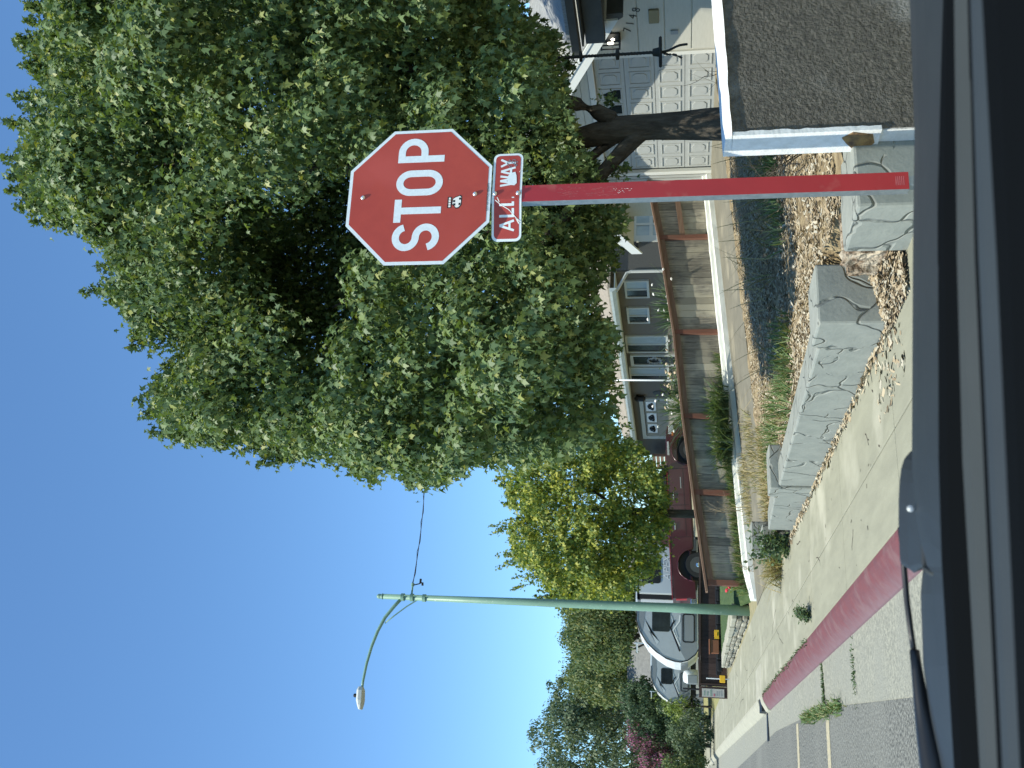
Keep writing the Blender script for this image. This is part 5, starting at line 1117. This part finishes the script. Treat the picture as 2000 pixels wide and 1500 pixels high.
sh2 = [(972, 948, 1040, 956, 60), (982, 985, 1050, 988, 60), (990, 925, 1045, 932, 44), (985, 1015, 1050, 1018, 50), (992, 1050, 1050, 1050, 44), (985, 1098, 1060, 1092, 60), (1020, 1132, 1080, 1120, 50), (1010, 1075, 1050, 1072, 36), (1068, 1168, 1110, 1150, 46), (1015, 905, 1060, 910, 40), (1240, 975, 1180, 985, 40), (1262, 1035, 1220, 1040, 30)]
tree('young_tree', 'bushy yellow-green tree standing in front of the red truck', (p.x, p.y, .4), TP, d2, 1.7, 420, 84, .38, .076, 'leaf2', [([(p.x, p.y, .35), (p.x, p.y, 1.6), (p.x + .05, p.y, 2.6), (p.x + .1, p.y, 4.2)], [.10, .085, .07, .02])] + [([(p.x, p.y, 1.7 + .3 * k), (p.x + .9 * math.cos(k * 2.2), p.y + .6 * math.sin(k * 2.2), 3. + .25 * k)], [.05, .012]) for k in range(5)], MAPLE, 90., sh2, .4, .55, 12., .6, 26)
# ------------------------------------------------------------------ background trees and shrubs on the left
def trunk_at(px, py, d, z1, r, nb=5, sp_=2.5):
    c = at(px, py, d); o = [([(c.x, c.y, 0), (c.x + .1, c.y, z1 * .5), (c.x, c.y, z1)], [r, r * .8, r * .3])]
    for k in range(nb):
        a = k * 2.4; z = z1 * (.35 + .1 * k); o.append(([(c.x, c.y, z), (c.x + sp_ * .5 * math.cos(a), c.y + sp_ * .5 * math.sin(a), z + 1.), (c.x + sp_ * math.cos(a), c.y + sp_ * math.sin(a), z + 2.4)], [r * .5, r * .3, r * .1]))
    return (c.x, c.y, .1), o
b_, k_ = trunk_at(1380, 1225, 46, 3.6, .22, 5, 1.6)
tree('olive_green_tree', 'rounded olive green tree rising behind the nearer trailer', b_, [(1095, 1130), (1100, 1180), (1112, 1212), (1108, 1245), (1125, 1280), (1150, 1300), (1215, 1300), (1232, 1240), (1232, 1190), (1262, 1180), (1262, 1130)], 46, 3.2, 260, 130, .95, .15, 'leaf_olive', k_, OVAL, 60.)
b_, k_ = trunk_at(1385, 1290, 54, 4., .22, 5, 1.6)
tree('olive_green_tree', 'second olive tree with a ragged top, left of the rounded one', b_, [(1120, 1250), (1122, 1285), (1112, 1310), (1130, 1345), (1170, 1370), (1228, 1375), (1230, 1300), (1230, 1240)], 54, 3., 190, 120, .95, .16, 'leaf_olive', k_, OVAL, 55.)
b_, k_ = trunk_at(1390, 1410, 60, 6.5, .22, 7, 3.)
tree('oak_tree', 'tall airy dark green tree with sky showing through its branches', b_, [(1070, 1338), (1088, 1370), (1070, 1395), (1040, 1425), (1035, 1440), (1065, 1460), (1058, 1490), (1050, 1530), (1060, 1590), (1300, 1600), (1310, 1480), (1290, 1400), (1240, 1340), (1160, 1310), (1120, 1318)], 60, 5., 250, 120, 1.1, .19, 'leaf_far', k_, OVAL, 80., (), .3, 1.2, 16., .4)
b_, k_ = trunk_at(1395, 1405, 44, 3., .15, 4, 1.)
tree('dark_conifer', 'dark dense evergreen shrub tree left of the farther trailer', b_, [(1228, 1340), (1218, 1365), (1225, 1395), (1245, 1430), (1285, 1450), (1330, 1440), (1362, 1400), (1352, 1365), (1320, 1340), (1280, 1335)], 44, 2.2, 240, 120, .6, .11, 'leaf_dark', k_, OVAL, 45.)
b_, k_ = trunk_at(1395, 1458, 43, 2.4, .1, 4, .8)
tree('flowering_tree', 'small tree covered in pink blossom beside the dark evergreen', b_, [(1226, 1408), (1232, 1430), (1240, 1470), (1262, 1525), (1300, 1530), (1312, 1490), (1290, 1455), (1262, 1425)], 43, 1.0, 90, 110, .42, .09, 'leaf_pink', k_, OVAL, 35.)
for i, (l, poly, d, mat, n) in enumerate((('loose green shrub with pale lime shoots in front of the dark evergreen', [(1290, 1372), (1300, 1395), (1330, 1402), (1350, 1385), (1340, 1372), (1310, 1362)], 41, 'leaf_lime', 40), ('broad mid green shrub at the pavement below the pink blossom', [(1310, 1425), (1318, 1460), (1345, 1480), (1378, 1470), (1388, 1430), (1378, 1395), (1345, 1392)], 39, 'leaf_far', 120), ('leafy green shrub at the edge of the photo under the pink blossom tree', [(1300, 1480), (1310, 1540), (1380, 1545), (1390, 1490), (1350, 1478)], 38, 'leaf_olive', 90))):
    c = at(1398, sum(p[1] for p in poly) / len(poly), d); tt = thing('garden_shrub', l, 'shrub', (c.x, c.y, .15))
    MB().tube([(c.x, c.y, .05), (c.x, c.y, 1.2)], [.06, .02], 6).build('stem', 'bark', tt); crown('leaves', poly, d, 1.0, max(6, n // 8), 9, 80, .45, .3, .09, mat, tt, OVAL, 35., (), .3, .3, n // 5, 8., n // 4)
for i, (px, py, d, l) in enumerate(((1370, 1500, 62, 'distant tree at the left edge of the photo low behind the shrubs'), (1330, 1210, 62, 'distant tree low behind the trailers and the far roof'))):
    b_, k_ = trunk_at(1395, py, d, 3., .2)
    tree('distant_tree', l, b_, [(px - 120, py - 70), (px - 140, py), (px - 110, py + 90), (px + 10, py + 100), (px + 25, py), (px + 10, py - 80)], d, 3., 160, 90, 1.2, .22, 'leaf_far', k_, OVAL, 60.)
t = thing('far_building', 'small grey building bit at the far end of the street', 'building', (1.5, 66, 0)); MB().box(3.2, 9, 62, 68, 0, 2.4).build('wall', 'greyh', t); MB().prism([(61.7, 2.4), (68.3, 2.4), (65, 3.3)], 'x', 3.0, 9.2).build('roof', 'roof_far', t)

# ------------------------------------------------------------------ the car the picture is taken from
t = thing('car_front', 'dark dashboard, cowl and wiper of the car in the foreground', 'car', cw(0, 1.0, .9))
def band(name, mat, top, d1, bot, d2, parent=t, th=.03, extra=(), smooth=True):
    ys_ = sorted(set([-260, 1760] + [p[0] for p in top] + [p[0] for p in bot] + list(range(-200, 1760, 120)))); rs_ = []
    ix = lambda tb, y: float(np.interp(y, [p[0] for p in tb], [p[1] for p in tb]))
    for y in ys_:
        a, b = at(ix(top, y), y, d1), at(ix(bot, y), y, d2); m = a.lerp(b, .5) + Vector((0, 0, .004)); f = cw(0, .02, 0)
        rs_.append([a + f - Vector((0, 0, .008)), a, a.lerp(m, .5) + Vector((0, 0, .002)), m, b, b - Vector((0, 0, th)), a + f - Vector((0, 0, th + .01))])
    return MB().rings(rs_).build(name, mat, parent, smooth=False, bevel=.003)
cowl = band('cowl_panel', 'cowl', [(-200, 1772), (0, 1777), (260, 1786), (480, 1783), (880, 1781), (1000, 1782), (1060, 1790), (1108, 1803), (1160, 1798), (1300, 1803), (1400, 1817), (1500, 1834), (1700, 1870)], 1.22, [(-200, 1860), (0, 1858), (900, 1862), (1300, 1880), (1500, 1905), (1700, 1930)], .98)
rs_ = []
for y, x0 in [(878, 1783), (884, 1776), (896, 1766), (915, 1760), (940, 1757), (980, 1755), (1020, 1755), (1060, 1756), (1098, 1758), (1106, 1764)]:
    a = at(x0, y, 1.26); b = at(1800, y, 1.16); rs_.append([a + cw(0, .03, -.01), a, a + cw(0, -.03, -.004), b, b + Vector((0, 0, -.02)), a + cw(0, .03, -.05)])
pv_ = MB().rings(rs_).build('wiper_pivot', 'cowl', t, bevel=.004)
q = at(1779, 993, 1.18); MB().lathe(q, cw(0, -1, .6), [(.0042, 0), (.004, .002), (.001, .003)], 10).build('bolt', 'galv', pv_)
MB().tube(A((1759, 1030, 1.27), (1763, 1070, 1.27), (1766, 1110, 1.27), (1772, 1180, 1.26), (1780, 1240, 1.25), (1785, 1272, 1.25)), .0036, 8).build('wiper_arm', 'wiper', t, smooth=True)
MB().tube(A((1786, 1270, 1.25), (1791, 1310, 1.24), (1799, 1370, 1.23), (1812, 1430, 1.22), (1824, 1490, 1.2), (1840, 1580, 1.18), (1860, 1700, 1.16)), [.0058, .0066, .0085, .013, .016, .018, .02], 10).build('wiper_blade', 'wiper', t, smooth=True)
MB().tube(A((1790, -80, 1.2), (1797, 0, 1.19), (1806, 50, 1.18), (1816, 112, 1.17)), [.005, .005, .0045, .004], 8).build('wiper_blade', 'wiper', t, smooth=True)
MB().tube(A((1806, 1108, 1.17), (1820, 1120, 1.13), (1845, 1126, 1.07)), .0035, 6).build('hose', 'dashgrey', t, smooth=True)
band('windshield_seal', 'dashblack', [(-200, 1838), (0, 1842), (130, 1838), (400, 1831), (900, 1832), (1100, 1838), (1300, 1850), (1500, 1862), (1700, 1880)], .92, [(-200, 1900), (1700, 1980)], .86)
band('dash_ledge', 'dashgrey', [(-200, 1860), (0, 1865), (500, 1869), (900, 1880), (1200, 1897), (1500, 1914), (1700, 1925)], .80, [(-200, 1900), (0, 1906), (500, 1918), (1000, 1938), (1500, 1965), (1700, 1975)], .73)
band('dash_groove', 'dashblack', [(-200, 1891), (0, 1896), (500, 1906), (1000, 1928), (1500, 1952), (1700, 1962)], .728, [(-200, 1915), (0, 1920), (1500, 1980), (1700, 1990)], .70)
band('dash_edge', 'dashblue', [(-200, 1892), (0, 1899), (500, 1912), (1000, 1934), (1500, 1958), (1700, 1968)], .70, [(-200, 1930), (0, 1936), (1500, 2010), (1700, 2020)], .66)
band('dash_front', 'dashblack', [(-200, 1912), (0, 1918), (500, 1946), (1000, 1969), (1500, 1992), (1700, 2001)], .62, [(-200, 2120), (1700, 2160)], .52, th=.05)
